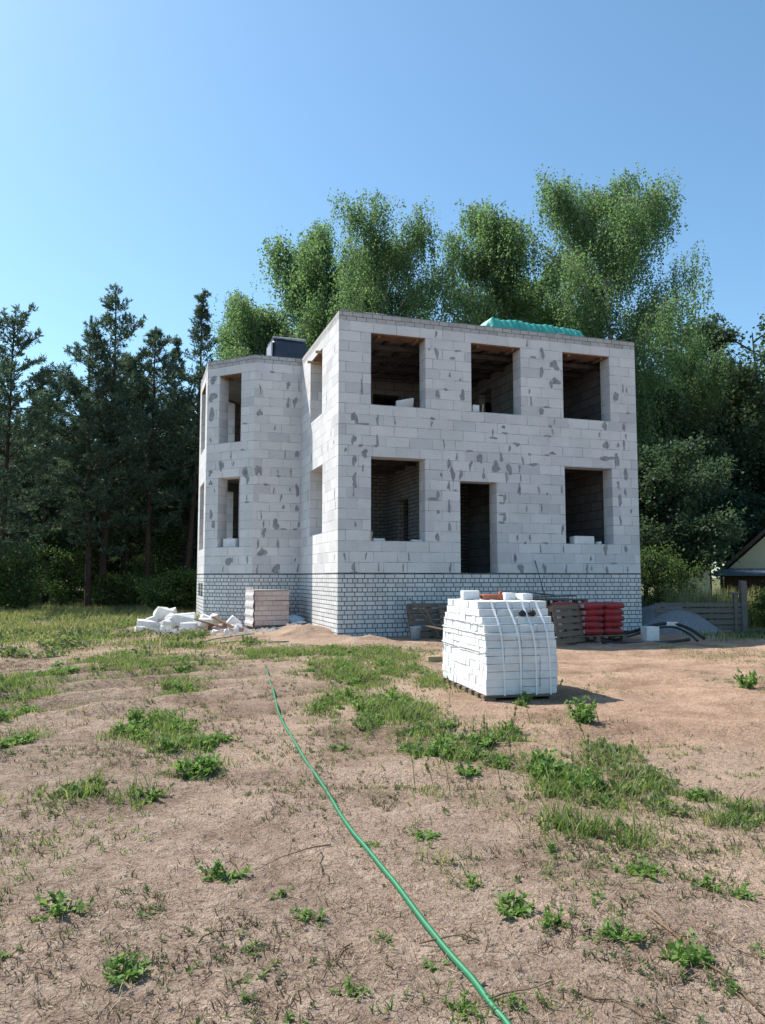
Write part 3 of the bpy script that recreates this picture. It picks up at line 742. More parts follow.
partition(.02, .36, VL+K+.1, VL+K+LA-.1, 1.492, 4.615, [(VL+K+.6, VL+K+1.6, 2.1)])
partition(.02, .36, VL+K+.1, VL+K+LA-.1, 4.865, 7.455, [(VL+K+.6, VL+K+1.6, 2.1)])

# brown formwork boards left under the upper lintels, with battens poking out
def facade_pt(i, s, dep, z):
    P, Q = ring[i], ring[(i+1) % len(ring)]
    d = (Q-P).normalized(); nin = Vector((-d.y, d.x)); p = P + d*s + nin*dep
    return Vector((p.x, p.y, z)), math.atan2(d.y, d.x)
for i, o in [(0, f_open[0]), (0, f_open[1]), (0, f_open[2]), (9, l_open[0]), (7, b_open[0]), (6, a_open[0])]:
    c_, an = facade_pt(i, (o[0]+o[1])/2, TW/2+.008, o[3]-.016)
    mb = MB(); mb.box(c_, (o[1]-o[0]-.006, TW-.02, .028), Matrix.Rotation(an, 3, 'Z'))
    board_ = mb.build('lintel_board', M['formwork'], house)
    for f, ext in ((.16, .14 if i == 9 else -.05), (.86, .14 if i == 9 else -.05)):
        c_, an = facade_pt(i, o[0]+(o[1]-o[0])*f, TW/2-ext/2, o[3]-.062)
        mb = MB(); mb.box(c_, (.06, TW+ext, .06), Matrix.Rotation(an, 3, 'Z'))
        mb.build('lintel_batten', M['freshwood'] if i == 9 else M['formwork'], board_)
c_, an = facade_pt(6, LA-.35-.4, .1, 1.035)

# ------------------------------------------------------------------ things left on the house
HM = Matrix.Translation((-1.054, 18.125, 0)) @ Matrix.Rotation(.30944, 4, 'Z')
def hp(u_, v_, z): return HM @ Vector((u_, v_, z))
def loose_block(name, label, cat, loc, size, rz, mat='whiteblock', group=None, tilt=(0, 0), jit=.008, seed=0, bev=.012):
    mb = MB(); rg = random.Random(seed)
    mb.box((0, 0, size[2]/2), size, None, 0, jit, rg, bev)
    o = mb.build(name, M[mat])
    o.location = loc; o.rotation_euler = (tilt[0], tilt[1], rz)
    return tag(o, label, cat, group)
HY = .30944
loose_block('aerated_block', 'large white block lying on the sill of the lower right window', 'block', hp(6.72, .2, 2.286), (.62, .24, .20), HY+.04, seed=1)
loose_block('aerated_block', 'small white block chip beside the large block on the lower right window sill', 'block', hp(7.2, .16, 2.286), (.12, .12, .07), HY+.3, seed=2)
loose_block('aerated_block', 'thin flat white slab on the sill of the lower left front window', 'block', hp(1.05, .2, 2.286), (.30, .2, .055), HY+.1, seed=3)
loose_block('aerated_block', 'flat white offcut at the right end of the lower left front window sill', 'block', hp(2.02, .15, 2.286), (.28, .16, .04), HY-.1, seed=4)
loose_block('wood_offcut', 'short pale stick standing in the left corner of the lower left front window', 'stick', hp(.85, .12, 2.286), (.04, .04, .24), HY, 'freshwood', tilt=(0, .12), jit=.003, seed=5, bev=.004)
loose_block('foam_board', 'white board sticking up askew above the sill of the upper left window', 'board', hp(1.78, .32, 5.60), (.52, .05, .26), HY+.2, tilt=(.5, -.25), seed=6)
loose_block('aerated_block', 'small white block on the sill of the upper middle window, left corner', 'block', hp(3.66, .2, 5.60), (.18, .16, .2), HY, seed=7)
loose_block('wood_offcut', 'thin stick upright on the sill of the upper middle window beside a white block', 'stick', hp(3.86, .18, 5.60), (.03, .03, .24), HY, 'freshwood', tilt=(.05, .05), jit=.002, seed=8, bev=.004)
p_, an = facade_pt(7, LB-.9, .2, 2.286)
loose_block('aerated_block', 'white block on the lower window sill of the bay', 'block', HM @ p_, (.46, .22, .25), HY+an, seed=9)
p_, an = facade_pt(7, LB-.88, .62, 1.494)
loose_block('prop_post', 'pale post standing inside the lower bay window', 'post', HM @ p_, (.13, .13, 2.9), HY+an, 'whiteblock', seed=10, jit=.004)
p_, an = facade_pt(7, LB-.85, .62, 4.864)
loose_block('prop_post', 'pale post standing inside the upper bay window', 'post', HM @ p_, (.13, .13, 1.6), HY+an, 'whiteblock', seed=11, jit=.004)

# black wrapped pallet on the bay roof
wp = thing('wrapped_pallet', 'dark film wrapped pallet load with pale cap on the bay roof', 'pallet load', hp(.08, 7.25, 7.722), HY+.02)
mb = MB(); rg = random.Random(3)
mb.box((0, 0, .80), (1.16, 1.0, 1.34), None, 0, .045, rg, .14); wld = mb.build('wrapped_load', M['darkfilm'], wp)
mb = MB(); mb.box((0, .02, 1.475), (1.12, .98, .07), None, 0, .02, rg, .03)
mb.box((-.585, 0, .85), (.03, .9, 1.0), None, 0, .02, rg, .012)
mb.build('film_cap', M['whitefilm'], wld)
mb = MB()
for y_ in (-.42, 0, .42): mb.box((0, y_, .05), (1.25, .1, .1))
mb.build('pallet_bearer', M['wood'], wp)

# turquoise tarpaulin over a stack on the roof
tp = thing('tarpaulin_stack', 'long stack on the flat roof covered with a turquoise tarpaulin', 'tarpaulin', hp(5.95, 1.45, 7.722), HY)
mb = MB(); nx_, ny_ = 90, 36
rgn = np.random.RandomState(4)
def tz(a, b_):
    # a along (0..1), b across
    e = min(1, min(a/.11, (1-a)/.12))
    prof = (.74 - .08*a)*(max(0, e)**.4) + .02
    side = min(1, min(b_/.16, (1-b_)/.16))**.5
    wr = .07*(float(vnoise(a*7+b_*3, b_*4, 1, 3))-.5) + .05*(float(vnoise(a*17-b_*9, b_*9+a*5, 1, 5))-.5) + .02*(float(vnoise(a*41, b_*26+a*13, 1, 6))-.5)
    return max(.01, prof*side*(1+wr) + .07*math.exp(-((a-.10)/.03)**2)*side)
vs, fs = [], []
for j in range(ny_+1):
    for i in range(nx_+1):
        a, b_ = i/nx_, j/ny_
        vs.append((-1.72+3.44*a + .02*math.sin(j*2.1), -.65+1.3*b_ + .03*math.sin(i*1.3), tz(a, b_)))
for j in range(ny_):
    for i in range(nx_):
        k = j*(nx_+1)+i
        fs.append((k, k+1, k+nx_+2, k+nx_+1))
mb.mesh(vs, fs, 0, True); mb.build('tarpaulin', M['tarp'], tp)
mb = MB(); mb.box((-.05, 0, .2), (2.3, .9, .36)); mb.build('covered_stack', M['wood'], tp)

# ------------------------------------------------------------------ pallets, bricks and sacks
def make_pallet(name, label, cat, w=1.2, d=.8, group=None, mat='wood', seed=0):
    """top boards along w, three bearers of blocks, bottom boards"""
    rg = random.Random(seed)
    t = thing(name, label, cat, group=group)
    n = 6
    for k in range(n):
        mb = MB(); y_ = -d/2+.05+(d-.1)*k/(n-1)
        mb.box((0, y_, .133), (w+rg.uniform(-.02, .02), .098, .021), Matrix.Rotation(rg.uniform(-.012, .012), 3, 'Z'), 0, .003, rg)
        mb.build('deck_board', M[mat], t)
    for x_ in (-w/2+.07, 0, w/2-.07):
        mb = MB()
        mb.box((x_, 0, .111), (.1, d-.01, .021), None, 0, .002, rg)
        for y_ in (-d/2+.07, 0, d/2-.07): mb.box((x_, y_, .0605), (.098, .12, .078), None, 0, .003, rg)
        mb.box((x_, 0, .011), (.1, d-.015, .02), None, 0, .002, rg)
        mb.build('bearer', M[mat], t)
    return t

# the big strapped load of white bricks in the foreground
PY = R(12.5)
load_o = Vector((1.19, 8.93, 0))
lw, ld, lh = .88, 1.72, .0885
lu, lv = Vector((math.cos(PY), math.sin(PY), 0)), Vector((-math.sin(PY), math.cos(PY), 0))
ctr = load_o + lu*lw/2 + lv*ld/2
gbase = gz(ctr.x, ctr.y)-.055
load = thing('brick_pallet', 'big strapped pallet load of white bricks standing on the sand in the foreground', 'brick pallet', (ctr.x, ctr.y, gbase), PY)
rg = random.Random(21)
inset_f = [0, .0, .0, 0, .0, .006, .015, .03, .075, .14, .22, .285]
inset_b = [.0, 0, .0, .0, 0, .01, .02, .04, .08, .13, .19, .24]
mb = MB()
z = .118
layer_z = []
for k in range(12):
    f0, b0 = -ld/2+inset_f[k], ld/2-inset_b[k]
    layer_z.append((z, f0, b0))
    ox = rg.uniform(-.006, .006)
    for cidx in range(4):
        x0 = -lw/2 + lw*cidx/4
        y_ = f0
        while y_ < b0-.03:
            ln = rg.choice((.12, .12, .25)) if cidx in (0, 3) else .25
            if b0-y_-ln < .07: ln = b0-y_
            j = rg.uniform(-.007, .007) if cidx in (0, 3) else 0
            mb.box((x0+lw/8+ox+j, y_+ln/2+(rg.uniform(-.004, .004)), z+lh/2), (lw/4-.004, ln-.004, lh-.003), None, 0, .0022, rg, .003)
            y_ += ln
    z += lh
ztop = z
mb.build('bricks', M['palebrick'], load)
for x_ in (-lw/2+.06, 0, lw/2-.06):
    mb = MB(); mb.box((x_, 0, .05), (.1, ld+.02, .078), None, 0, .004, rg); mb.build('bearer', M['wood'], load)
mb = MB()
for k in range(8):
    mb.box((0, -ld/2+.06+(ld-.12)*k/7, .103), (lw+.06, .11, .022), None, 0, .003, rg)
mb.build('deck_board', M['wood'], load)
def strap_ribbon(path, width_dir, w=.021, lift=.004):
    mb = MB()
    P = [Vector(p) for p in path]
    wd = Vector(width_dir)*w/2
    for a, b_ in zip(P, P[1:]):
        nrm = (b_-a).cross(wd).normalized()*.0015
        q = [a-wd+nrm, a+wd+nrm, b_+wd+nrm, b_-wd+nrm]; q2 = [a-wd-nrm, a+wd-nrm, b_+wd-nrm, b_-wd-nrm]
        mb.face(q); mb.face(q2[::-1])
        mb.face([q2[0], q2[3], q[3], q[0]]); mb.face([q[1], q[2], q2[2], q2[1]])
    return mb
prof_f = [(-ld/2+inset_f[k]-.006, .118+lh*(k+1)+.001) for k in range(12)]
for x_ in (-.27, -.07, .12, .30):
    sw = rg.uniform(-.02, .02)
    path = [(x_+.05, -ld/2-.008, .11)]
    path += [(x_+.05-.05*k/11+sw*math.sin(k/3), y_, z_) for k, (y_, z_) in enumerate(prof_f) if k in (2, 5, 7, 8, 9, 10)]
    path += [(x_, -ld/2+inset_f[11]-.004, ztop+.003)]
    path += [(x_, ld/2-inset_b[11]+.004, ztop+.003)]
    path += [(x_, ld/2-inset_b[k]+.006, .118+lh*(k+1)) for k in (10, 9, 8, 7, 5, 2)] + [(x_, ld/2+.008, .11)]
    strap_ribbon(path, (1, 0, 0)).build('strap', M['strap'], load)
for z_, sl in ((.118+lh*9.15, 0.0), (.118+lh*7.6, -.05), (.118+lh*5.55, 0), ):
    k = min(11, int((z_-.118)/lh))
    f, bk = -ld/2+inset_f[k]-.008, ld/2-inset_b[k]+.008
    path = [(-lw/2-.012, f, z_-sl/2), (lw/2+.012, f, z_+sl/2), (lw/2+.012, bk, z_+sl/2), (-lw/2-.012, bk, z_-sl/2), (-lw/2-.012, f, z_-sl/2)]
    strap_ribbon(path, (0, 0, 1), .011).build('strap', M['strap'], load)
LMX = Matrix.Translation((ctr.x, ctr.y, gbase)) @ Matrix.Rotation(PY, 4, 'Z')
def lp(x_, y_, z_): return LMX @ Vector((x_, y_, z_))
loose_block('white_brick', 'white hollow block lying on top of the strapped brick pallet, furthest left', 'brick', lp(-.30, .10, ztop+.002), (.22, .12, .115), PY+.05, 'palebrick', seed=31, jit=.004, bev=.008)
loose_block('white_brick', 'white brick on top of the strapped pallet just right of the terracotta piece', 'brick', lp(.17, -.02, ztop+.002), (.13, .24, .088), PY-.12, 'palebrick', seed=32, jit=.003, bev=.006)
loose_block('white_brick', 'white brick on top of the strapped pallet, furthest right', 'brick', lp(.35, -.08, ztop+.002), (.15, .22, .08), PY+.2, 'palebrick', seed=33, jit=.003, bev=.006)
tl = thing('clay_trough', 'reddish clay piece with a raised end lying on the strapped brick pallet', 'clay piece', lp(-.02, .05, ztop+.003), PY+.03)
mb = MB(); mb.box((0, 0, .035), (.27, .12, .066), None, 0, .004, rg, .008); tbody = mb.build('trough_body', M['terracotta'], tl)
mb = MB(); mb.tube([(.12, 0, .0), (.12, 0, .05), (.122, 0, .1), (.122, 0, .105)], [.03, .026, .03, .02], 12); mb.build('raised_end', M['terracotta'], tbody)
def crumple(name, label, cat, loc, s, mat, seed, group=None, n=26):
    rg_ = np.random.RandomState(seed)
    import bmesh
    bm = bmesh.new(); bmesh.ops.create_icosphere(bm, subdivisions=3, radius=1)
    ax = unit(rg_.randn(n, 3)); am = rg_.uniform(-.5, .35, n)
    for v in bm.verts:
        c_ = np.array(v.co); dts = ax @ c_
        r_ = 1 + float((am*np.exp(-((1-dts)/.12))).sum())
        v.co = Vector((c_[0]*s[0]*r_, c_[1]*s[1]*r_, (c_[2]*r_*.5+.45)*s[2]*2 if False else c_[2]*s[2]*r_))
    zmin = min(v.co.z for v in bm.verts)
    for v in bm.verts: v.co.z -= zmin
    me_ = D.meshes.new(name); bm.to_mesh(me_); bm.free(); me_.materials.append(M[mat])
    o = D.objects.new(name, me_); col.objects.link(o); o.location = loc
    return tag(o, label, cat, group)
o = crumple('black_rag', 'small black crumpled rag tucked under a strap, left of its twin', 'rag', lp(.08, -ld/2+.165, .118+lh*10+.003), (.055, .035, .045), 'black', 41)
o = crumple('black_rag', 'small black crumpled rag hanging right of its twin on the strapped bricks', 'rag', lp(.19, -ld/2+.155, .118+lh*10+.003), (.045, .035, .05), 'black', 42)

# pinkish bricks in stretch film beside the bay
fy = HY
wl = thing('wrapped_brick_pallet', 'film wrapped pallet of pinkish bricks standing in front of the bay', 'brick pallet', (-3.14, 21.2, .0), fy+.10)
mb = MB(); rg = random.Random(8)
for k in range(7):
    z0_ = .12+.133*k; ww = .96+rg.uniform(-.035, .03)
    mb.box((rg.uniform(-.01, .01), 0, z0_+.065), (ww, .86, .131), None, 0, .006, rg, .012)
mb.build('brick_layers', M['pinkbrick'], wl)
mb = MB()
pts = []
for k in range(15):
    z_ = .1+.075*k; pts.append((z_, .515+.014*math.sin(k*1.9)+rg.uniform(-.006, .006)))
for a, b_ in zip(pts, pts[1:]):
    mb.face([(-a[1], -.46, a[0]), (-a[1], .46, a[0]), (-b_[1], .46, b_[0]), (-b_[1], -.46, b_[0])][::-1], smooth=True)
    mb.face([(-a[1]-.004, -.46, a[0]), (-a[1]-.004, .46, a[0]), (-b_[1]-.004, .46, b_[0]), (-b_[1]-.004, -.46, b_[0])], smooth=True)
mb.box((0, 0, 1.062), (1.02, .9, .012), None, 0, .006, rg)
mb.build('stretch_film', M['film'], wl)
mb = MB()
for x_ in (-.42, 0, .42): mb.box((x_, 0, .05), (.1, .86, .1))
for k in range(6): mb.box((0, -.38+.152*k, .11), (1.0, .1, .02))
mb.build('pallet_base', M['wood'], wl)
o = crumple('plastic_sheet', 'crumpled bluish plastic sheet in the corner beside the pinkish bricks', 'plastic sheet', (-2.42, 21.2, .02), (.34, .3, .22), 'plasticblue', 51, n=60)
o = crumple('plastic_sheet', 'small crumpled white film lying at the foot of the bluish plastic sheet', 'plastic sheet', (-2.25, 20.75, .12), (.22, .14, .07), 'film', 52, n=50)

# heap of broken blocks
def chunk(label, px, py, w, h, Yd, mat='whiteblock', rz=0, tilt=(0, 0), seed=0, group=None, name='broken_block', dz=None, zabs=None):
    x_ = (px-382.5)/768*Yd
    z_ = 1.42-(py-576)/768*Yd - h/2
    if zabs is not None: z_ = zabs
    rg_ = random.Random(seed+500)
    import bmesh
    bm = bmesh.new(); bmesh.ops.create_cube(bm, size=1)
    bmesh.ops.bevel(bm, geom=list(bm.edges), offset=.06, segments=1, affect='EDGES')
    dd = dz or w*.6
    # broken corners
    for _ in range(3):
        nv = Vector((rg_.choice((-1, 1))*rg_.uniform(.3, 1), rg_.choice((-1, 1))*rg_.uniform(.3, 1), rg_.uniform(-.2, 1))).normalized()
        bmesh.ops.bisect_plane(bm, geom=list(bm.verts)+list(bm.edges)+list(bm.faces), plane_co=nv*rg_.uniform(.42, .58), plane_no=nv, clear_outer=True)
        es = [e for e in bm.edges if e.is_boundary]
        if es: bmesh.ops.holes_fill(bm, edges=es)
    for v in bm.verts:
        v.co = Vector((v.co.x*w, v.co.y*dd, v.co.z*h)) + Vector((rg_.uniform(-.01, .01), rg_.uniform(-.01, .01), rg_.uniform(-.01, .01)))
    zm = min(v.co.z for v in bm.verts)
    for v in bm.verts: v.co.z -= zm
    bm.normal_update()
    me_ = D.meshes.new(name); bm.to_mesh(me_); bm.free(); me_.materials.append(M[mat])
    o_ = D.objects.new(name, me_); col.objects.link(o_)
    o_.location = (x_, Yd, max(z_, -.03)); o_.rotation_euler = (tilt[0], tilt[1], rz)
    return tag(o_, label, 'block', group)
RUB = 'broken blocks heaped left of the house'
chunk('largest tilted white block at the very top of the rubble heap', 163, 612, .50, .34, 22.0, rz=.5, tilt=(.25, .35), seed=1, group=RUB)
chunk('white broken block propped right below the topmost block of the heap', 171, 617, .34, .26, 21.6, rz=-.5, tilt=(-.5, .5), seed=2, group=RUB)
chunk('long upright white block in the middle of the rubble heap', 186, 618, .62, .30, 21.5, rz=.12, tilt=(.05, -.06), seed=3, group=RUB)
chunk('flat white slab on the left slope of the rubble heap', 150, 622.5, .60, .18, 20.9, rz=.3, tilt=(.1, .18), seed=4, group=RUB)
chunk('greyish block piece between the flat slab and the long block', 165, 623, .28, .26, 21.0, rz=.9, tilt=(.4, .1), seed=5, group=RUB)
chunk('squarish white block at the front of the rubble heap', 191, 627, .42, .24, 20.6, rz=-.1, tilt=(.1, 0), seed=6, group=RUB)
chunk('small white lump at the far left end of the rubble heap', 143, 628, .28, .14, 20.3, rz=.6, seed=7, group=RUB)
chunk('dirty grey brown block lying low at the front left of the heap', 155, 633, .50, .16, 19.6, 'gravel', rz=.1, tilt=(0, .1), seed=8, group=RUB)
chunk('small white lump in front of the squarish block of the heap', 168, 631, .26, .2, 20.0, rz=.8, seed=9, group=RUB)
chunk('pointed white shard standing up at the right end of the rubble', 231, 621, .34, .3, 21.1, rz=.4, tilt=(.2, .7), seed=10, group=RUB)
for k, (px, py, w, h, Yd, mt) in enumerate([(206, 618, .34, .22, 22.0, 'whiteblock'), (214, 617, .3, .22, 21.9, 'whiteblock'), (200, 622, .3, .14, 21.2, 'whiteblock'), (222, 628, .36, .18, 20.6, 'pinkbrick'), (211, 627, .4, .2, 20.7, 'formwork'),
        (240, 627, .24, .2, 20.8, 'whiteblock'), (243, 631, .18, .12, 20.2, 'pinkbrick'), (180, 632, .2, .12, 19.9, 'whiteblock'), (198, 633, .16, .1, 19.7, 'whiteblock'), (217, 633, .2, .1, 19.8, 'whiteblock'), (148, 632, .18, .1, 19.9, 'whiteblock'),
        (176, 611, .3, .2, 22.8, 'whiteblock'), (190, 624, .3, .3, 21.9, 'whiteblock'), (158, 620, .4, .3, 21.9, 'whiteblock'), (172, 624, .4, .3, 21.4, 'whiteblock'), (205, 625, .4, .3, 21.5, 'whiteblock'), (228, 632, .2, .1, 20, 'whiteblock'), (234, 626, .22, .14, 20.9, 'whiteblock')]):
    lab = 'small broken white lump among the rubble heap' if mt == 'whiteblock' else ('pinkish broken brick lump in the right part of the rubble' if mt == 'pinkbrick' else 'reddish brown wooden lump in the right part of the rubble')
    chunk(lab, px, py, w, h, Yd, mt, rz=k*1.3, tilt=(.3*math.sin(k), .3*math.cos(2*k)), seed=20+k, group=RUB)
def plank(label, a, b_, w, t_, mat, name='plank', group=None, roll=0.0):
    a, b_ = Vector(a), Vector(b_)
    d = (b_-a); L = d.length
    mb = MB(); rg_ = random.Random(int(L*1000)); mb.box((0, 0, 0), (L, w, t_), None, 0, .004, rg_)
    o_ = mb.build(name, M[mat]); o_.location = (a+b_)/2
    o_.rotation_euler = (Matrix(d.to_track_quat('X', 'Z').to_matrix()) @ Matrix.Rotation(roll, 3, 'X')).to_euler()
    return tag(o_, label, 'plank', group)
plank('reddish brown broken board lying low across the front of the rubble', (-4.95, 20.5, .30), (-4.2, 20.3, .12), .14, .03, 'formwork')
plank('brown board slanting out of the right end of the rubble heap', (-4.55, 20.9, .34), (-3.95, 20.45, .10), .12, .03, 'formwork')

# small crumbs around the heap: nobody could count them
rs_ = np.random.RandomState(12)
def crumbs(name, n, cx, cy, rx, ry, lo, hi, mat):
    V = []
    for _ in range(n):
        x_, y_ = rs_.normal(cx, rx), rs_.normal(cy, ry)
        s_ = rs_.uniform(lo, hi); z_ = gz(x_, y_)
        q = unit(rs_.randn(1, 4))[0]
        T = np.array([(1, 1, 1), (1, -1, -1), (-1, 1, -1), (-1, -1, 1)])*s_*rs_.uniform(.5, 1, (4, 3))
        T = T + np.array([x_, y_, z_+s_*.3])
        for f in ((0, 1, 2), (0, 3, 1), (0, 2, 3), (1, 3, 2)): V += [T[f[0]], T[f[1]], T[f[2]]]
    o_ = np_mesh(name, np.array(V), 3, M[mat])
    return tag(o_, kind='stuff')
tag(crumbs('rubble_crumbs', 420, -5.1, 20.3, 1.1, .7, .012, .05, 'whiteblock'), 'white crumbs of broken blocks scattered round the rubble heap', 'rubble')
tag(crumbs('rubble_crumbs', 120, -2.7, 20.4, .5, .4, .012, .04, 'whiteblock'), 'white crumbs scattered before the pinkish brick pallet', 'rubble')

# leaning pallets before the plinth
for k, (u_, v_, tx, rz_, lab, zz) in enumerate([
        (2.05, -.62, R(68), .05, 'weathered wooden pallet leaning on the plinth left of the brick load', .38),
        (2.75, -.95, R(58), -.12, 'broken wooden pallet leaning against another one behind the brick load', .36),
        (3.55, -.55, R(72), .1, 'wooden pallet on its side below the doorway, mostly behind the bricks', .44)]):
    t = make_pallet('wooden_pallet', lab, 'pallet', 1.1, .8, 'wooden pallets by the house', seed=60+k)
    t.location = hp(u_, v_, zz); t.rotation_euler = (tx, 0, HY+rz_)
plank('dark board slanting in front of the left leaning pallet', hp(1.50, -.80, .92), hp(1.95, -1.05, .40), .09, .03, 'wood')
plank('grey board tilted across the two leaning pallets', hp(1.75, -.95, .86), hp(2.1, -1.15, .06), .1, .03, 'wood')
plank('pale thin lath poking out left of the strapped bricks', lp(-.25, 1.2, .72), lp(-.62, .95, .80), .05, .02, 'freshwood')
bk = thing('bucket', 'pale bluish bucket standing at the foot of the leaning pallets', 'bucket', hp(1.5, -1.2, .02), 0)
mb = MB()
prof = [(.0, .005), (.095, .005), (.125, .27), (.133, .27), (.133, .285), (.118, .285), (.09, .02), (0, .02)]
n_ = 20
vs = [(r_*math.cos(2*math.pi*j/n_), r_*math.sin(2*math.pi*j/n_), z_) for r_, z_ in prof for j in range(n_)]
fs = [(k*n_+j, k*n_+(j+1) % n_, (k+1)*n_+(j+1) % n_, (k+1)*n_+j) for k in range(len(prof)-1) for j in range(n_)]
mb.mesh(vs, fs, 0, True); bbody = mb.build('bucket_body', M['plasticblue'], bk)
mb = MB(); mb.tube([(.13*math.cos(a), .13*math.sin(a)*.3-.13, .27-.1*math.sin(a)) for a in np.linspace(0, math.pi, 12)], .004, 6); mb.build('bucket_handle', M['greybag'], bbody)

# sacks on a pallet, a stack of pallets behind
proto = make_pallet('wooden_pallet', 'wooden pallet carrying the red cement bags', 'pallet', 1.45, 1.0, 'wooden pallets by the house', seed=70)
proto.location = hp(4.92, -2.72, .03); proto.rotation_euler = (0, 0, HY)
tiers = ['lowest', 'second lowest', 'third from the bottom', 'fourth from the bottom', 'sixth', 'topmost']
p0 = make_pallet('wooden_pallet', '', 'pallet', 1.2, .9, 'wooden pallets by the house', seed=71)
tiers = ['lowest', 'second lowest', 'third from the ground', 'third from the top', 'second from the top', 'topmost']
for k in range(6):
    t = p0 if k == 0 else copy_tree(p0)
    t['label'] = 'wooden pallet, %s of the stack behind the red bags' % tiers[k]
    t.location = hp(4.95+.03*math.sin(k*2.2), -1.45+.02*math.cos(k*3), .03+.146*k); t.rotation_euler = (0, 0, HY+.03*math.sin(k*1.7))
p1 = make_pallet('wooden_pallet', 'wooden pallet standing on edge left of the red bags', 'pallet', 1.0, .8, 'wooden pallets by the house', seed=72)
p1.location = hp(4.12, -3.15, .42); p1.rotation_euler = (R(80), 0, HY+R(25))
def sack_mesh(w, d, h, seed):
    rg_ = np.random.RandomState(seed)
    nx_, ny_ = 18, 14
    vs, fs = [], []
    for side in (1, -1):
        for j in range(ny_+1):
            for i in range(nx_+1):
                a, b_ = i/nx_*2-1, j/ny_*2-1
                e = max(0, 1-abs(a)**7)**.45*max(0, 1-abs(b_)**5)**.45
                x_ = a*w/2*(1-.05*abs(b_)**4); y_ = b_*d/2*(1-.05*abs(a)**4)
                wr = 1 + .07*math.sin(a*6+seed)+.06*math.sin(b_*7+2*seed)+.05*math.sin(a*13+b_*5+seed)
                vs.append((x_, y_, h/2+side*h/2*e*wr))
    off = (nx_+1)*(ny_+1)
    for s_ in (0, 1):
        for j in range(ny_):
            for i in range(nx_):
                k = s_*off+j*(nx_+1)+i
                q = (k, k+1, k+nx_+2, k+nx_+1)
                fs.append(q if s_ == 0 else q[::-1])
    return vs, fs
tiers = ['lowest', 'second lowest', 'middle', 'second from the top', 'topmost']
for cidx, (cu, mt, cname) in enumerate([(4.86, 'redbag', 'left'), (5.37, 'redbag', 'right')]):
    for k in range(5):
        rg = random.Random(90+cidx*7+k)
        t = thing('cement_bag', 'red cement bag, %s of the %s front column on the pallet' % (tiers[k], cname), 'cement bag', hp(cu+rg.uniform(-.03, .03), -2.98+rg.uniform(-.03, .03), .178+k*.137), HY+rg.uniform(-.10, .10), 'red cement bags')
        t.rotation_euler[0] = rg.uniform(-.03, .03); t.rotation_euler[1] = rg.uniform(-.05, .05)
        mb = MB(); vs, fs = sack_mesh(.50, .42, .15, cidx*10+k); mb.mesh(vs, fs, 0, True); bgb = mb.build('bag_body', M['redbag'], t)
        mb = MB(); mb.box((-.235 if cidx == 0 else .235, 0, .075), (.03, .34, .075), None, 0, .008, rg, .012); mb.build('bag_end', M['greybag'], bgb)
for k in range(5):
    rg = random.Random(190+k)
    o_ = MB(); vs, fs = sack_mesh(.56, .42, .15, 40+k); o_.mesh(vs, fs, 0, True)
    o_ = o_.build('cement_bag', M['greybag'] if k != 4 else M['redbag'])
    o_.location = hp(4.36+rg.uniform(-.05, .03), -2.72, .178+k*.137); o_.rotation_euler = (0, 0, HY+R(90)+rg.uniform(-.08, .08))
    tag(o_, ('grey cement bag, %s of the column left of the red bags' % tiers[k]) if k != 4 else 'red cement bag, topmost at the back left of the pile', 'cement bag', 'red cement bags')
plank('grey loose board lying crosswise on top of the pallet stack', hp(4.3, -1.5, .95), hp(5.5, -1.35, .97), .14, .03, 'greywood')
plank('weathered board tilted up on the left end of the pallet stack', hp(4.2, -1.6, 1.06), hp(5.0, -1.2, .99), .12, .03, 'wood')
mb = MB(); a, b_ = hp(5.18, -.04, 1.84), hp(5.32, -.75, .02); mb.tube([a, (a+b_)/2, b_], .013, 8)
tag(mb.build('metal_rod', M['joint']), 'thin dark rod leaning against the plinth behind the red bags', 'rod')
loose_block('aerated_block', 'white block standing under the black pipe right of the red bags', 'block', hp(6.38, -3.0, .01), (.32, .25, .32), HY-.1, seed=75)

# black pipe in a springy arc
def hpipe(name, label, pts, r_, mat, cat):
    P = []
    pts = [Vector(p) for p in pts]
    for i in range(len(pts)-1):
        p0_, p1_, p2_, p3_ = pts[max(i-1, 0)], pts[i], pts[i+1], pts[min(i+2, len(pts)-1)]
        for s_ in np.linspace(0, 1, 8, endpoint=False):
            P.append(.5*((2*p1_)+(p2_-p0_)*s_+(2*p0_-5*p1_+4*p2_-p3_)*s_*s_+(3*p1_-p0_-3*p2_+p3_)*s_**3))
    P.append(pts[-1])
    mb = MB(); mb.tube(P, r_, 10)
    return tag(mb.build(name, M[mat]), label, cat)
def pxp(px, py, Yd): return ((px-382.5)/768*Yd, Yd, 1.42-(py-576)/768*Yd)
hpipe('water_pipe', 'thick black pipe springing up in an arc before the gravel heap', [pxp(608, 635, 17.3), pxp(628, 630.5, 17.4), pxp(652, 623.5, 17.6), pxp(670, 622, 17.7), pxp(687, 627.5, 17.6), pxp(701, 637, 17.3)], .036, 'black', 'pipe')
hpipe('water_pipe', 'second black pipe running close under the arched pipe', [pxp(612, 638, 16.9), pxp(630, 633.5, 17.2), pxp(652, 627, 17.5), pxp(670, 625.5, 17.6), pxp(684, 631, 17.4), pxp(694, 639, 16.9)], .024, 'black', 'pipe')
hpipe('water_pipe', 'black pipe lying flat on the ground by the white block', [pxp(600, 641, 16.3), pxp(640, 641, 16.6), pxp(665, 640, 16.9), pxp(686, 637.5, 17.4)], .03, 'black', 'pipe')
mb = MB(); mb.box((0, 0, 0), (.28, .085, .085), None, 0, .003, random.Random(1), .01)  # white bar added as the highlight on the black pipe
o_ = mb.build('pipe_highlight', M['whiteblock']); o_.location = pxp(669, 622.3, 17.7); o_.rotation_euler = (0, .02, .1)
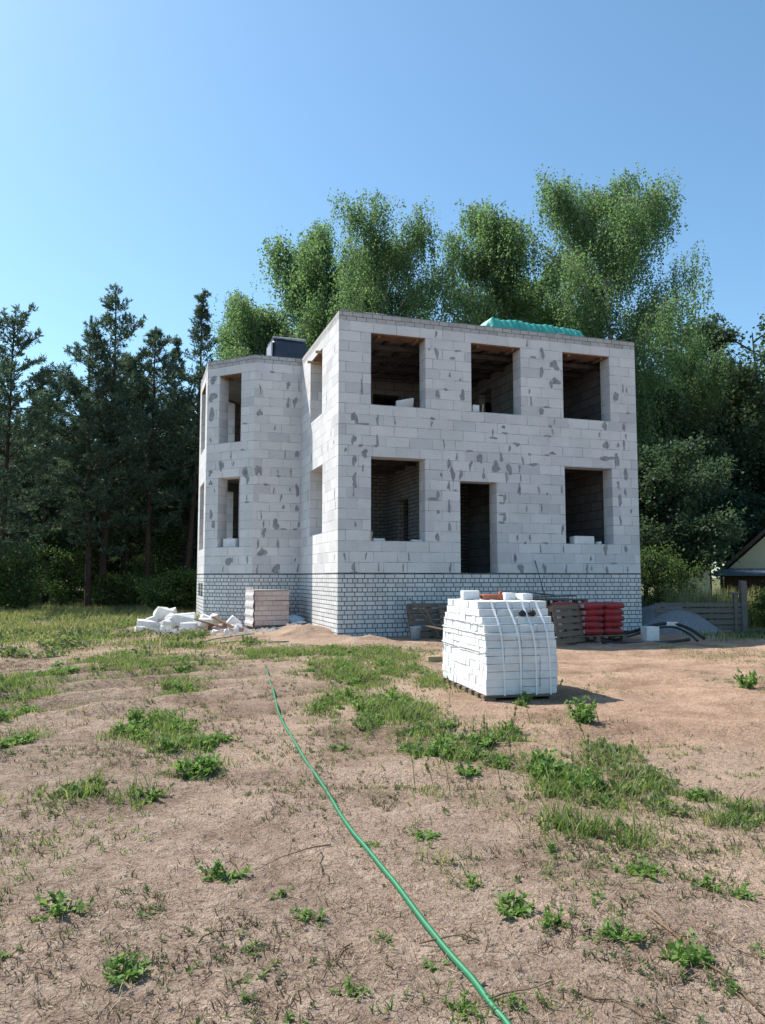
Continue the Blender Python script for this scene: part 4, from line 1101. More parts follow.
tag(o_, 'short white bar modelled as the highlight on the top of the arched black pipe', 'highlight')

def gpt(px, py, dz=.02):
    Yd = 1.42*768/(py-576); x_ = (px-382.5)/768*Yd
    return (x_, Yd, gz(x_, Yd)+dz)
hpipe('thin_hose', 'thin dark green hose snaking before the rubble towards the pinkish bricks, upper one', [gpt(204, 641), gpt(214, 637.5), gpt(228, 635.5), gpt(243, 634), gpt(256, 633.5)], .012, 'hose', 'hose')
hpipe('thin_hose', 'thin dark green hose lying in front of the pinkish brick pallet, lower one', [gpt(222, 642), gpt(240, 640.5), gpt(258, 640), gpt(276, 641), gpt(290, 640)], .012, 'hose', 'hose')
loose_block('wood_offcut', 'short pale board lying on the sand left of the strapped brick load', 'board', gpt(433, 660, .0), (.26, .14, .09), .35, 'freshwood', seed=88, jit=.005, bev=.006)
# gravel heap
mb = MB(); n_ = 46; vs, fs = [], []
for j in range(n_+1):
    for i in range(n_+1):
        a, b_ = i/n_*2-1, j/n_*2-1
        r_ = math.hypot(a, b_)
        h_ = 1.02*max(0, 1-r_)**.85*(1-.25*max(0, 1-r_*2.5)) + .05*(float(vnoise(a, b_, 6, 2))-.5)*(r_ < .97)
        vs.append((a*1.3, b_*2.1, h_-.06))
for j in range(n_):
    for i in range(n_):
        k = j*(n_+1)+i; fs.append((k, k+1, k+n_+2, k+n_+1))
mb.mesh(vs, fs, 0, True)
o_ = mb.build('gravel_heap', M['gravel']); o_.location = (7.85, 21.55, -.05); o_.rotation_euler = (0, 0, .12)
tag(o_, 'heap of grey gravel beside the right end of the house', 'gravel heap')

# fence, shed and the neighbour's house on the right
fn = thing('slat_fence', 'low grey wooden fence of horizontal boards right of the gravel heap', 'fence', (8.62, 20.75, 0), .06)
rg = random.Random(77)
for k in range(6):
    mb = MB(); mb.box((-.15, 0, -.10+.155*k), (2.4, .025, .125-.02*rg.random()), Matrix.Rotation(rg.uniform(-.012, .012), 3, 'Y'), 0, .006, rg); mb.build('fence_board', M['greywood'], fn)
for x_ in (-1.1, -.45, .2):
    mb = MB(); mb.box((x_, .045, .27), (.09, .06, .96), None, 0, .005, rg); mb.build('fence_post', M['greywood'], fn)
mb = MB(); mb.box((1.10, .02, .52), (.15, .15, 1.6), None, 0, .008, rg, .012); mb.build('fence_post', M['greywood'], fn)
mb = MB(); mb.box((.86, .0, .42), (.09, .09, 1.1), None, 0, .006, rg); mb.box((.84, 0, .99), (.26, .12, .05), None, 0, .004, rg); mb.build('gate_post', M['greywood'], fn)

nh = thing('neighbour_house', 'pale yellow wooden cottage with steep brown gable roof behind the trees on the right', 'house', (18.7, 30.6, 0), -R(33))
mb = MB()
hw = 4.6; ez = 1.75; pk = 6.0
mb.face([(-hw, 0, 0), (hw, 0, 0), (hw, 0, ez), (0, 0, pk), (-hw, 0, ez)])
mb.face([(-hw, 7, 0), (-hw, 7, ez), (0, 7, pk), (hw, 7, ez), (hw, 7, 0)])
mb.face([(-hw, 0, 0), (-hw, 0, ez), (-hw, 7, ez), (-hw, 7, 0)]); mb.face([(hw, 0, 0), (hw, 7, 0), (hw, 7, ez), (hw, 0, ez)])
mb.build('wall', M['yellowwall'], nh)
sl = (pk-ez)/hw
for s_ in (-1, 1):
    mb = MB()
    q = [(0, -.45, pk+.1), (s_*(hw+.45), -.45, ez-.45*sl+.1), (s_*(hw+.45), 7.4, ez-.45*sl+.1), (0, 7.4, pk+.1)]
    q2 = [(x_, y_, z_+.14) for x_, y_, z_ in q]
    if s_ > 0: q, q2 = q[::-1], q2[::-1]
    mb.face(q2[::-1]); mb.face(q)
    for a, b_ in zip(range(4), (1, 2, 3, 0)): mb.face([q[a], q[b_], q2[b_], q2[a]][::-1])
    mb.build('roof', M['roofbrown'], nh)
mb = MB(); mb.box((-3.6+1.2, -1.15, 1.62), (4.9, 2.3, .07), Matrix.Rotation(R(6), 3, 'X')); mb.build('porch_roof', M['roofblue'], nh)
mb = MB()
for k in range(34): mb.box((-4.55+.14*k, -1.9, .70), (.128, .03, 1.55))
mb.build('porch_boarding', M['darkwood'], nh)
mb = MB(); mb.box((-1.5, -.03, 3.4), (.9, .05, 1.1)); f_ = mb.build('window', M['darkwood'], nh)
sd = thing('garden_shed', 'small pale outhouse with a dark slot window between the trees', 'shed', (12.3, 30.5, 0), -.1)
mb = MB()
mb.box((0, 0, .85), (.98, .9, 1.7)); mb.build('wall', M['yellowwall'], sd)
mb = MB(); mb.box((0, -.05, 1.74), (1.2, 1.2, .07), Matrix.Rotation(R(-5), 3, 'X')); mb.build('roof', M['roofbrown'], sd)
mb = MB(); mb.box((-.06, -.455, 1.5), (.58, .03, .2)); mb.build('window', M['black'], sd)

# the green garden hose
hpts = [Vector((x_, y_, gz(x_, y_)+.012)) for x_, y_ in HOSE]
P = []
for i in range(len(hpts)-1):
    p0_, p1_, p2_, p3_ = hpts[max(i-1, 0)], hpts[i], hpts[i+1], hpts[min(i+2, len(hpts)-1)]
    n_ = max(6, int((p2_-p1_).length/.08))
    for s_ in np.linspace(0, 1, n_, endpoint=False):
        q = .5*((2*p1_)+(p2_-p0_)*s_+(2*p0_-5*p1_+4*p2_-p3_)*s_*s_+(3*p1_-p0_-3*p2_+p3_)*s_**3)
        q.x += .004*math.sin(q.y*1.6)
        q.z = .15*gz(q.x, q.y)+.85*sum(gz(q.x-.05*k_, q.y+.11*k_) for k_ in range(-4, 5))/9+.013
        P.append(q)
P.append(hpts[-1])
mb = MB(); mb.tube(P, .0128, 12)
hose = mb.build('garden_hose', M['hose']); tag(hose, 'long green garden hose running over the sand towards the camera', 'hose')

# ------------------------------------------------------------------ trees
def tubes_to(mb, path, r0, r1, n=6):
    k = len(path)
    mb.tube(path, [r0+(r1-r0)*i/(k-1) for i in range(k)], n, cap=False)

def grow_path(p, d, L, n, rs_, wob=.12, bend=(0, 0, 0)):
    pts = [np.array(p, float)]; d = unit(np.array(d, float))
    for _ in range(n):
        d = unit(d + rs_.randn(3)*wob + np.array(bend))
        pts.append(pts[-1]+d*L/n)
    return np.array(pts)

def finish_tree(kind, trunk_mb, bark, V, leafm, fn_=4):
    t = thing(kind, '', 'tree')
    trunk_mb.build('trunk', bark, t)
    np_mesh('crown', V, fn_, leafm, parent=t)
    return t

def make_birch(seed, H, spread, limbs=26, z_lo=.22, dens=1.0, leaf=.10):
    rs_ = np.random.RandomState(seed)
    mb = MB()
    tr = grow_path((0, 0, 0), (0, 0, 1), H*.93, 12, rs_, .035, (0, 0, .02))
    tubes_to(mb, tr, H*.0105, .02, 8)
    C, A = [], []
    def strands(p, n, lmin, lmax, sp):
        for _ in range(n):
            q = p + rs_.randn(3)*sp*np.array([1, 1, .8])
            L = rs_.uniform(lmin, lmax)
            m = max(3, int(L/.085*dens))
            tt = np.sort(rs_.rand(m))
            sway = rs_.randn(2)*.18
            pts = q + np.stack([sway[0]*tt*L, sway[1]*tt*L, -tt*L*(.65+.35*tt)], -1)
            pts = pts + rs_.randn(m, 3)*np.array([.042, .042, .03])
            C.append(pts)
            a = rs_.randn(m, 3)*.6; a[:, 2] -= .75
            A.append(unit(a))
    for i in range(limbs):
        f = z_lo + (1-z_lo)*((i+.5)/limbs)**.92
        k = f*(len(tr)-1)*.98; i0 = int(k); base = tr[i0]+(tr[min(i0+1, len(tr)-1)]-tr[i0])*(k-i0)
        az = i*2.399+rs_.uniform(-.5, .5)
        prof = math.sin(math.pi*min(1, (1-f)*.78+.14))**.6
        L = spread*prof*rs_.uniform(.6, 1.3)
        el = R(rs_.uniform(28, 52)) + f*.35
        d = (math.cos(az)*math.cos(el), math.sin(az)*math.cos(el), math.sin(el))
        br = grow_path(base, d, L*1.15, 7, rs_, .12, (0, 0, -.045))
        tubes_to(mb, br, .012+.035*prof*(1-f*.6), .008, 5)
        for j in range(2, 8):
            p = br[j]
            for _ in range(4):
                dd = unit(rs_.randn(3)*np.array([1, 1, .5])+np.array([math.cos(az), math.sin(az), .35]))
                sb = grow_path(p, dd, L*rs_.uniform(.16, .36), 3, rs_, .2, (0, 0, -.08))
                mb.tube(sb, [.010, .008, .006, .004], 3, cap=False)
                for s_ in range(1, 4):
                    strands(sb[s_], 4, .5, 2.3 if j > 3 else 1.3, .25)
    # leader tip
    for s_ in range(1, 4): strands(tr[-s_], 26, .3, 1.0, .42)
    C = np.concatenate(C); A = np.concatenate(A)
    n = len(C)
    B = unit(np.cross(A, rs_.randn(n, 3)))
    sz = rs_.uniform(.75, 1.3, (n, 1))*leaf
    return finish_tree('birch_tree', mb, M['birchbark'], leaves(C, A*sz*1.15, B*sz*.42), M['birchleaf'])

def make_broad(seed, H, spread, limbs=22, leaf=.12, dens=1.0, z_lo=.18, lm='oakleaf', kind='broadleaf_tree', bark='bark'):
    rs_ = np.random.RandomState(seed)
    mb = MB()
    tr = grow_path((0, 0, 0), (0, 0, 1), H*.88, 10, rs_, .06, (0, 0, .03))
    tubes_to(mb, tr, H*.013, .02, 7)
    C, A = [], []
    for i in range(limbs):
        f = z_lo+(1-z_lo)*((i+.5)/limbs)
        k = f*(len(tr)-1)*.98; i0 = int(k); base = tr[i0]+(tr[min(i0+1, len(tr)-1)]-tr[i0])*(k-i0)
        az = i*2.399+rs_.uniform(-.6, .6)
        prof = math.sin(math.pi*min(1, (1-f)*.8+.14))**.6
        L = spread*prof*rs_.uniform(.65, 1.25)
        el = R(rs_.uniform(10, 45))
        br = grow_path(base, (math.cos(az)*math.cos(el), math.sin(az)*math.cos(el), math.sin(el)), L*1.1, 6, rs_, .18, (0, 0, .02))
        tubes_to(mb, br, .02+.03*prof, .008, 5)
        for j in range(2, 7):
            for _ in range(3):
                dd = unit(rs_.randn(3)+np.array([math.cos(az), math.sin(az), .3]))
                sb = grow_path(br[j], dd, L*rs_.uniform(.14, .36), 3, rs_, .25)
                mb.tube(sb, [.010, .008, .006, .004], 3, cap=False)
                for s_ in (1, 2, 3):
                    m = int(rs_.uniform(14, 34)*dens)
                    C.append(sb[s_] + rs_.randn(m, 3)*np.array([.26, .26, .15])*(.7+.25*leaf/.12))
                    a = rs_.randn(m, 3)*.8+dd*.5; a[:, 2] -= .3
                    A.append(unit(a))
    C = np.concatenate(C); A = np.concatenate(A); n = len(C)
    B = unit(np.cross(A, rs_.randn(n, 3)*.6+np.array([0, 0, 1.0])))
    sz = rs_.uniform(.7, 1.35, (n, 1))*leaf
    return finish_tree(kind, mb, M[bark], leaves(C, A*sz*1.2, B*sz*.45), M[lm])

def make_pine(seed, H, spread, z_lo=.2, pointed=1.0, dens=1.0, step=.52):
    rs_ = np.random.RandomState(seed)
    mb = MB()
    tr = grow_path((0, 0, 0), (0, 0, 1), H, 14, rs_, .018, (0, 0, .03))
    tubes_to(mb, tr, H*.0115, .015, 8)
    Vs = []
    def tuft(p, d, L, nn):
        tt = rs_.rand(nn)**.8
        c_ = p + d*(tt*L)[:, None]
        a = unit(d*.75 + rs_.randn(nn, 3)*.62 + np.array([0, 0, .25]))
        b_ = unit(np.cross(a, rs_.randn(nn, 3)))
        ln = rs_.uniform(.13, .23, (nn, 1)); wd = rs_.uniform(.016, .028, (nn, 1))
        Vs.append(leaves(c_, a*ln, b_*wd))
    z = z_lo*H; w = 0
    while z < H-.25:
        f = z/H; g = (z-z_lo*H)/(H-z_lo*H)
        k = f*(len(tr)-1); i0 = min(int(k), len(tr)-2); base = tr[i0]+(tr[i0+1]-tr[i0])*(k-i0)
        if g < .35: prof = .62+1.08*g
        else: prof = (1-g)**(.85*pointed)*1.36
        nb = 5 if g > .1 else 4
        w += 1
        for b_i in range(nb):
            az = b_i*6.283/nb + w*1.1 + rs_.uniform(-.35, .35)
            L = spread*max(.07, prof)*rs_.uniform(.55, 1.25)
            if rs_.rand() < .12: continue
            el = R(-8+38*g + rs_.uniform(-10, 14))
            d0 = np.array([math.cos(az)*math.cos(el), math.sin(az)*math.cos(el), math.sin(el)])
            br = grow_path(base+rs_.randn(3)*np.array([.02, .02, .12]), d0, L, 6, rs_, .09, (0, 0, .085))
            tubes_to(mb, br, .010+.016*L/spread*1.6, .006, 4)
            segs = max(2, int(L/.30))
            for s_ in range(segs+1):
                t_ = .30+.70*s_/segs
                kk = t_*6; j0 = min(int(kk), 5); p = br[j0]+(br[j0+1]-br[j0])*(kk-j0); dd = unit(br[j0+1]-br[j0])
                side = unit(np.cross(dd, (0, 0, 1.0)))
                for sg in (-1, 1):
                    if rs_.rand() < .10: continue
                    dv = unit(dd*.65+side*sg*rs_.uniform(.4, 1.1)+np.array([0, 0, rs_.uniform(-.05, .45)]))
                    ll = rs_.uniform(.25, .55)*(1.15-.5*t_)*min(1.4, .6+L/2)
                    tuft(p, dv, ll, int(16*dens*(.6+ll)))
                    if ll > .3: tuft(p+dv*ll*.5, unit(dv+rs_.randn(3)*.5), ll*.6, int(11*dens))
            tuft(br[-1]-unit(br[-1]-br[-2])*.1, unit(br[-1]-br[-2]+np.array([0, 0, .25])), .34, int(20*dens))
        z += step*rs_.uniform(.75, 1.2)*(1-.25*g)
    tuft(tr[-1]-np.array([0, 0, .5]), np.array([0, 0, 1.]), .6, 40)
    # dead twigs below the crown
    for _ in range(16):
        zz = rs_.uniform(.06, z_lo+.06)*H; az = rs_.uniform(0, 6.28)
        p = np.array([tr[0][0], tr[0][1], zz]); L = rs_.uniform(.3, 1.5)
        br = grow_path(p, (math.cos(az), math.sin(az), rs_.uniform(-.2, .3)), L, 3, rs_, .2)
        mb.tube(br, [.014, .011, .008, .004], 3, cap=False)
    return finish_tree('pine_tree', mb, M['pinebark'], np.concatenate(Vs), M['needle'])

used = set()
def plant(proto_, x_, y_, label, group, s=1.0, rz=0.0, cat=None, sz=None):
    t = proto_ if proto_.name not in used else copy_tree(proto_)
    used.add(proto_.name)
    t.location = (x_, y_, gz(x_, y_)-.03); t.rotation_euler = (0, 0, rz); t.scale = (s, s, sz or s)
    t['label'] = label
    if cat: t['category'] = cat
    if group: t['group'] = group
    return t
def px_x(px, Yd): return (px-382.5)/768*Yd

# --- pines on the left
broads_far = make_broad(24, 6.5, 3.6, 18, .2, .6, .05)
pines = [make_pine(1, 14.2, 2.6, .24, .95, 1.1, .66), make_pine(2, 14.0, 1.8, .33, 1.15, 1.1, .62), make_pine(3, 12.6, 2.9, .18, .8, 1.15, .6), make_pine(4, 12.0, 2.4, .28, .9, 1.1, .62)]
PG, DG = 'pines at the edge of the wood on the left', 'deep wood pines'
plant(pines[0], px_x(103, 33), 33.0, 'tallest pine on the left, its open crown standing free against the sky', PG, 1.0, .4)
plant(pines[1], px_x(188, 35), 35.0, 'slender spire shaped pine closest to the left side of the house', PG, 1.02, 1.2)
plant(pines[2], px_x(2, 31), 31.0, 'big dark pine cut by the left edge of the photo', PG, .99, 2.0)
plant(pines[3], px_x(148, 34), 34.0, 'shorter pine between the tallest one and the spire shaped one', PG, 1.05, .2)
plant(pines[0], px_x(88, 32), 32.2, 'pine with twin looking trunk right beside the tallest one', PG, .88, 2.7)
plant(pines[2], px_x(45, 36), 36.0, 'dense low pine filling the dip between the leftmost and the tallest', PG, .88, 3.9)
plant(pines[3], px_x(128, 37), 37.0, 'pine just behind the tallest one, to its right', PG, 1.02, 1.9)
plant(pines[1], px_x(168, 39), 39.0, 'thin pine behind and left of the spire shaped one', PG, .98, 3.3)
plant(pines[2], px_x(200, 41), 41.0, 'bushy pine whose crown reaches the wall of the bay', PG, .82, 5.0)
rs_ = np.random.RandomState(33)
taken = []
def scatter(n, xr, yr, protos, smin, smax, label, group, cat=None, mind=1.6):
    k = 0; tries = 0
    while k < n and tries < n*40:
        tries += 1
        x_, y_ = rs_.uniform(*xr), rs_.uniform(*yr)
        if any((x_-a)**2+(y_-b_)**2 < mind**2 for a, b_ in taken): continue
        taken.append((x_, y_)); k += 1
        plant(protos[rs_.randint(len(protos))], x_, y_, label, group, rs_.uniform(smin, smax), rs_.uniform(0, 6.28), cat)
scatter(44, (-30, -6.5), (37, 50), pines, .66, .9, 'dark pine deep in the wood behind the front row on the left', DG)
scatter(34, (-52, -4), (56, 80), [broads_far], 1.0, 1.5, 'leafy tree deep in the wood on the left, closing the gaps between trunks', 'deep wood leafy trees', mind=2.2)
scatter(34, (-52, -3), (50, 74), pines, .75, .95, 'dark pine deep in the wood behind the front row on the left', DG, mind=2.2)

# --- birches behind the house
births = [make_birch(11, 20.6, 3.9, 38, .2, 1, .088), make_birch(12, 18.6, 2.5, 28, .2, 1, .088), make_birch(13, 16.5, 2.8, 25, .22, 1, .088)]
BG = 'birches behind the house'
plant(births[0], px_x(628, 38), 38.0, 'tallest birch with the broadest drooping crown, above the right end of the roof', BG, 1.07, .3)
plant(births[1], px_x(488, 39), 39.0, 'middle birch with a narrow rounded top, above the centre of the roof', BG, 1.17, 1.0)
plant(births[0], px_x(366, 40), 40.0, 'birch with a ragged rounded crown above the left end of the main roof', BG, 1.0, 2.6)
plant(births[2], px_x(306, 41), 41.0, 'birch left of the one with the ragged round crown', BG, 1.33, .6)
plant(births[2], px_x(272, 40), 40.0, 'leftmost birch, lowest of the row behind the bay', BG, 1.0, 2.2)
plant(births[1], px_x(432, 44), 44.0, 'birch further back, filling the gap left of the middle birch', BG, .9, 3.1)
plant(births[1], px_x(546, 43), 43.0, 'birch further back between the middle and the tallest one', BG, 1.05, 4.4)
plant(births[2], px_x(672, 40), 40.5, 'lower birch leaning out at the right of the tallest', BG, .86, 5.2)
plant(births[1], px_x(332, 44), 44.0, 'birch further back behind the bay roof pallet', BG, .92, 5.5)

# --- dark mixed wood on the right
broads = [make_broad(21, 11.5, 3.6, 24), make_broad(22, 9.0, 3.2, 20), make_broad(23, 7.0, 2.8, 18)]
RG = 'trees at the right edge of the plot'
plant(pines[2], px_x(707, 44), 44.0, 'pine with reddish upper trunk rising behind the garden shed', RG, 1.28, .9)
plant(pines[0], px_x(738, 48), 48.0, 'pine behind the cottage, second from the right edge', RG, 1.05, 4.2)
plant(broads[0], px_x(770, 43), 43.0, 'broad leafy tree over the cottage roof at the right edge', RG, 1.5, .5)
plant(broads[1], px_x(728, 43), 43.5, 'leafy tree standing over the blue porch roof', RG, 1.35, 1.5)
plant(broads[0], px_x(655, 38), 38.0, 'leafy dark tree just past the right corner of the house', RG, .95, 2.5)
plant(broads[2], px_x(655, 30), 30.0, 'low leafy tree behind the gravel heap', RG, .9, .2)
plant(broads[1], px_x(690, 40), 40.0, 'leafy tree filling the gap below the reddish pine', RG, 1.15, 3.5)
plant(broads[2], px_x(748, 42), 42.0, 'leafy tree rising behind the cottage gable', RG, 1.35, 4.5)
plant(broads[2], px_x(664, 31), 31.0, 'small leafy tree left of the garden shed', RG, .72, 2.5)
scatter(16, (9, 34), (46, 62), [pines[0], pines[2], broads[0], broads[1]], .85, 1.1, 'dark tree deep in the wood on the right, behind the front trees', 'deep wood trees on the right', mind=2.5)

plant(broads[0], px_x(688, 45), 45.0, 'broad dark tree right behind the lower part of the reddish pine', RG, 1.2, 1.3)
# --- bushes and undergrowth
bushes = [make_broad(31, 2.3, 1.15, 14, .085, .4, .05, 'bushleaf', 'bush'), make_broad(32, 3.4, 1.1, 14, .09, .2, .06, 'bushleaf', 'bush'), make_broad(33, 1.3, .8, 10, .075, .5, .04, 'bushleaf', 'bush')]
UG = 'bushes under the trees'
bl = [(30, 30.0, 1, .8, 'olive sapling at the edge of the wood, near the left border'), (62, 33.5, 1, .8, 'dull green sapling before the pine trunks'), (8, 30.0, 0, .8, 'low bush at the foot of the leftmost pine'),
      (118, 33.5, 2, 1.0, 'low bush between the two pine trunks and the rubble'), (140, 35.0, 0, .9, 'bush standing deeper between the pine trunks'), (160, 30.5, 2, .9, 'small bush behind the rubble heap'), (190, 31.0, 2, 1.1, 'dark small bush next to the bay corner'),
      (86, 37.0, 1, 1.1, 'sapling behind the twin pine trunks'), (172, 37.0, 1, 1.15, 'tall sapling in the shade beside the bay'), (50, 37, 1, 1.1, 'tall sapling in the shade at the left')]
for px, Yd, k, s_, lab in bl: plant(bushes[k], px_x(px, Yd), Yd, lab, UG, s_, px*.7, 'bush')
plant(bushes[0], px_x(770, 21.3), 21.3, 'bright leafy bush right of the tall fence post', UG, .48, .4, 'bush')
plant(bushes[0], px_x(790, 22.5), 22.5, 'second bright bush at the right edge, behind the first', UG, .6, 2.4, 'bush')
plant(bushes[1], px_x(660, 26), 26.0, 'shady bush behind the gravel heap', UG, .75, 1.4, 'bush')
plant(bushes[1], px_x(676, 25), 25.0, 'shady bush behind the left end of the fence', UG, .62, 3.4, 'bush')
plant(bushes[1], px_x(722, 27.5), 27.5, 'shady bush between the shed and the porch', UG, .3, 4.4, 'bush')

# ------------------------------------------------------------------ grass, weeds, litter
def blades(bx, by, ht, spread_, rs_, w=.006, lean=.45):
    n = len(bx)
    bz = ground_h(bx, by)-.005
    az = rs_.rand(n)*6.283
    L = ht*rs_.uniform(.55, 1.25, n)
    tip = np.stack([np.cos(az)*L*lean*rs_.uniform(.2, 1.3, n), np.sin(az)*L*lean*rs_.uniform(.2, 1.3, n), L], -1)
    C = np.stack([bx, by, bz], -1)
    sd_ = unit(np.stack([-np.sin(az+rs_.randn(n)*.6), np.cos(az+rs_.randn(n)*.6), np.zeros(n)], -1))*(w*rs_.uniform(.7, 1.4, n))[:, None]
    mid = C + tip*.55*np.array([.75, .75, 1.15])
    V = np.empty((n, 4, 3)); V[:, 0] = C-sd_*.8; V[:, 1] = C+sd_*.8; V[:, 2] = mid+sd_*.7; V[:, 3] = mid-sd_*.7
    T = np.empty((n, 4, 3)); T[:, 0] = mid-sd_*.7; T[:, 1] = mid+sd_*.7; T[:, 2] = C+tip+sd_*.08; T[:, 3] = C+tip-sd_*.08
    return np.concatenate([V, T], 1).reshape(-1, 3)

def patchy(patches, per_m2, seed, clump=.05, k=16):
    r_ = np.random.RandomState(seed); xs, ys = [], []
    for x_, y_, rx, ry in patches:
        area = math.pi*rx*ry*1.2
        m = max(3, int(area*per_m2/k))
        a = r_.rand(m)*6.283; q = np.sqrt(r_.rand(m))*(1.05+.35*r_.randn(m))
        cx, cy = x_+np.cos(a)*q*rx, y_+np.sin(a)*q*ry
        keep = vnoise(cx, cy, 2.6, seed) > .33
        cx, cy = cx[keep], cy[keep]
        for c1, c2 in zip(cx, cy):
            n_ = r_.randint(k//2, k*3//2)
            xs.append(c1+r_.randn(n_)*clump); ys.append(c2+r_.randn(n_)*clump)
    return np.concatenate(xs), np.concatenate(ys)
rg_ = np.random.RandomState(50)
def field(patches, x_, y_, grow=1.0):
    d_ = np.zeros_like(x_)
    for cx, cy, rx, ry in patches:
        d_ = np.maximum(d_, np.exp(-(((x_-cx)/(rx*grow))**2+((y_-cy)/(max(ry, .1)*grow))**2)))
    return d_
n_ = 90000
ty = 2.0+14.5*rg_.rand(n_)**.75; tx = rg_.uniform(-.60, .60, n_)*(ty+1.0)
dg = field(P_GREEN, tx, ty, 1.35); dp = field(P_PALE, tx, ty, 1.25)
nz1, nz2 = vnoise(tx, ty, 3.1, 80), vnoise(tx, ty, 8.5, 81)
bg = np.clip(vnoise(tx, ty, .75, 82)+.5*vnoise(tx, ty, 2.2, 83)-.72, 0, 1)*np.clip(1-.5*np.clip(tx-.6, 0, 3)*np.clip((ty-6.3)/1.5, 0, 1), 0, 1)*.6
prob = np.clip(dg*1.0-.08, 0, 1)*np.clip(nz1*1.7+nz2*1.5-1.05, 0, 1)*1.1
probp = np.clip(dp*.9-.1, 0, 1)*np.clip(nz1+nz2-.6, 0, 1)*.45 + bg*.5*np.clip(nz2*1.6-.45, 0, 1)
u_ = rg_.rand(n_)
isg, isp = u_ < prob, (u_ >= prob) & (u_ < prob+probp)
def tufts(mask, k, spread_, hmul, w, lean):
    x_, y_ = tx[mask], ty[mask]
    hh = (.045+.085*vnoise(x_, y_, 1.9, 84)*np.clip(.4+.9*dg[mask], .4, 1.2))*hmul*rg_.uniform(.6, 1.35, len(x_))
    x_ = np.repeat(x_, k)+rg_.randn(len(x_)*k)*spread_; y_ = np.repeat(y_, k)+rg_.randn(len(y_)*k)*spread_
    return blades(x_, y_, np.repeat(hh, k), 0, rg_, w, lean)
tag(np_mesh('grass', tufts(isg & (rg_.rand(n_) < .6), 6, .05, .85, .0045, .9), 4, M['grassblade']), 'green grass in loose patches on the sand', 'grass', kind='stuff')
mixp = isp | (isg & (rg_.rand(n_) < .30))
tag(np_mesh('grass', tufts(mixp, 5, .055, .95, .0034, .95), 4, M['palegrass']), 'thin yellowish grass between the green patches', 'grass', kind='stuff')
# taller meadow grass at the edge of the wood, left of the house and beyond
far_x, far_y = [], []
n_ = 150000
xx, yy = rg_.uniform(-24, -2.4, n_), rg_.uniform(14.3, 40, n_)
dens = np.clip((yy-13.8)/5, 0, 1)*np.clip(vnoise(xx, yy, .6, 8)*1.5+vnoise(xx, yy, 1.9, 9)*1.2-.85, 0, 1)*np.clip((44-yy)/12, .25, 1)
bay_clear = ~((xx > -4.4) & (yy > 17)) & ~((xx > -7.2) & (yy > 19) & (yy < 22.2) & (vnoise(xx, yy, 2, 1) > .3))
keep = (rg_.rand(n_) < dens*1.1) & bay_clear
tag(np_mesh('meadow_grass', blades(xx[keep], yy[keep], np.clip(.08+.022*(yy[keep]-15), .08, .26), 0, rg_, .009, .7), 4, M['palegrass']), 'tall dry green meadow grass before the wood on the left', 'grass', kind='stuff')
n_ = 60000
xx, yy = rg_.uniform(-24, -2.6, n_), rg_.uniform(14.0, 30, n_)
keep = (vnoise(xx, yy, .8, 18) > .48) & (rg_.rand(n_) < np.clip((yy-13.5)/4, 0, 1)) & ~((xx > -4.4) & (yy > 16.5))& ~((xx > -7.0) & (yy > 19) & (yy < 22.2))
tag(np_mesh('meadow_grass', blades(xx[keep], yy[keep], np.clip(.07+.012*(yy[keep]-14), .07, .16), 0, rg_, .009, .8), 4, M['grassblade']), 'fresh green grass patches in the meadow on the left', 'grass', kind='stuff')
n_ = 50000
xx, yy = rg_.uniform(5.5, 22, n_), rg_.uniform(14.6, 30, n_)
keep = (rg_.rand(n_) < np.clip((yy-(16.9-.12*(xx-7)))/2.2, 0, 1)*(vnoise(xx, yy, .9, 28)+.25)) & ~((xx < 7.4) & (yy > 17.2)) & (((xx-8.15)/1.5)**2+((yy-21)/1.7)**2 > 1)
tag(np_mesh('meadow_grass', blades(xx[keep], yy[keep], .15, 0, rg_, .009, .6), 4, M['palegrass']), 'meadow grass around the fence on the right', 'grass', kind='stuff')
n_ = 2600
xx, yy = rg_.uniform(8.6, 13, n_), rg_.uniform(22, 24, n_)
tag(np_mesh('tall_grass', blades(xx, yy, .95, 0, rg_, .014, .25), 4, M['palegrass']), 'tall yellowish grass standing behind the fence', 'grass', kind='stuff')
n_ = 700
xx, yy = rg_.normal(9.55, .45, n_), rg_.normal(18.8, .3, n_)
tag(np_mesh('weed_mat', blades(xx, yy, .2, 0, rg_, .02, .7), 4, M['oakleaf']), 'low bluish green plants at the foot of the fence post', 'plants', kind='stuff')
# patches of leafy weeds in the meadow on the left
n_ = 6000
mx, my = rg_.uniform(-13, -2.6, n_), rg_.uniform(13.5, 27, n_)
keep = (vnoise(mx, my, .9, 98)+.5*vnoise(mx, my, 2.6, 99) > .93) & ~((mx > -7.0) & (my > 19)) & ~((mx > -4.2) & (my > 16.5))
mx, my = mx[keep], my[keep]
k_ = 12; xi, yi = np.repeat(mx, k_)+rg_.randn(len(mx)*k_)*.09, np.repeat(my, k_)+rg_.randn(len(my)*k_)*.09
a_ = unit(rg_.randn(len(xi), 3)*np.array([1, 1, .6])+np.array([0, 0, .5])); L_ = rg_.uniform(.05, .12, (len(xi), 1))
c_ = np.stack([xi, yi, ground_h(xi, yi)+.13*rg_.rand(len(xi))**1.5], -1)
tag(np_mesh('meadow_weeds', leaves(c_, a_*L_, unit(np.cross(a_, rg_.randn(len(xi), 3)))*L_*.3), 4, M['groundleaf']), 'leafy green weeds in patches between the meadow grass on the left', 'weeds', kind='stuff')
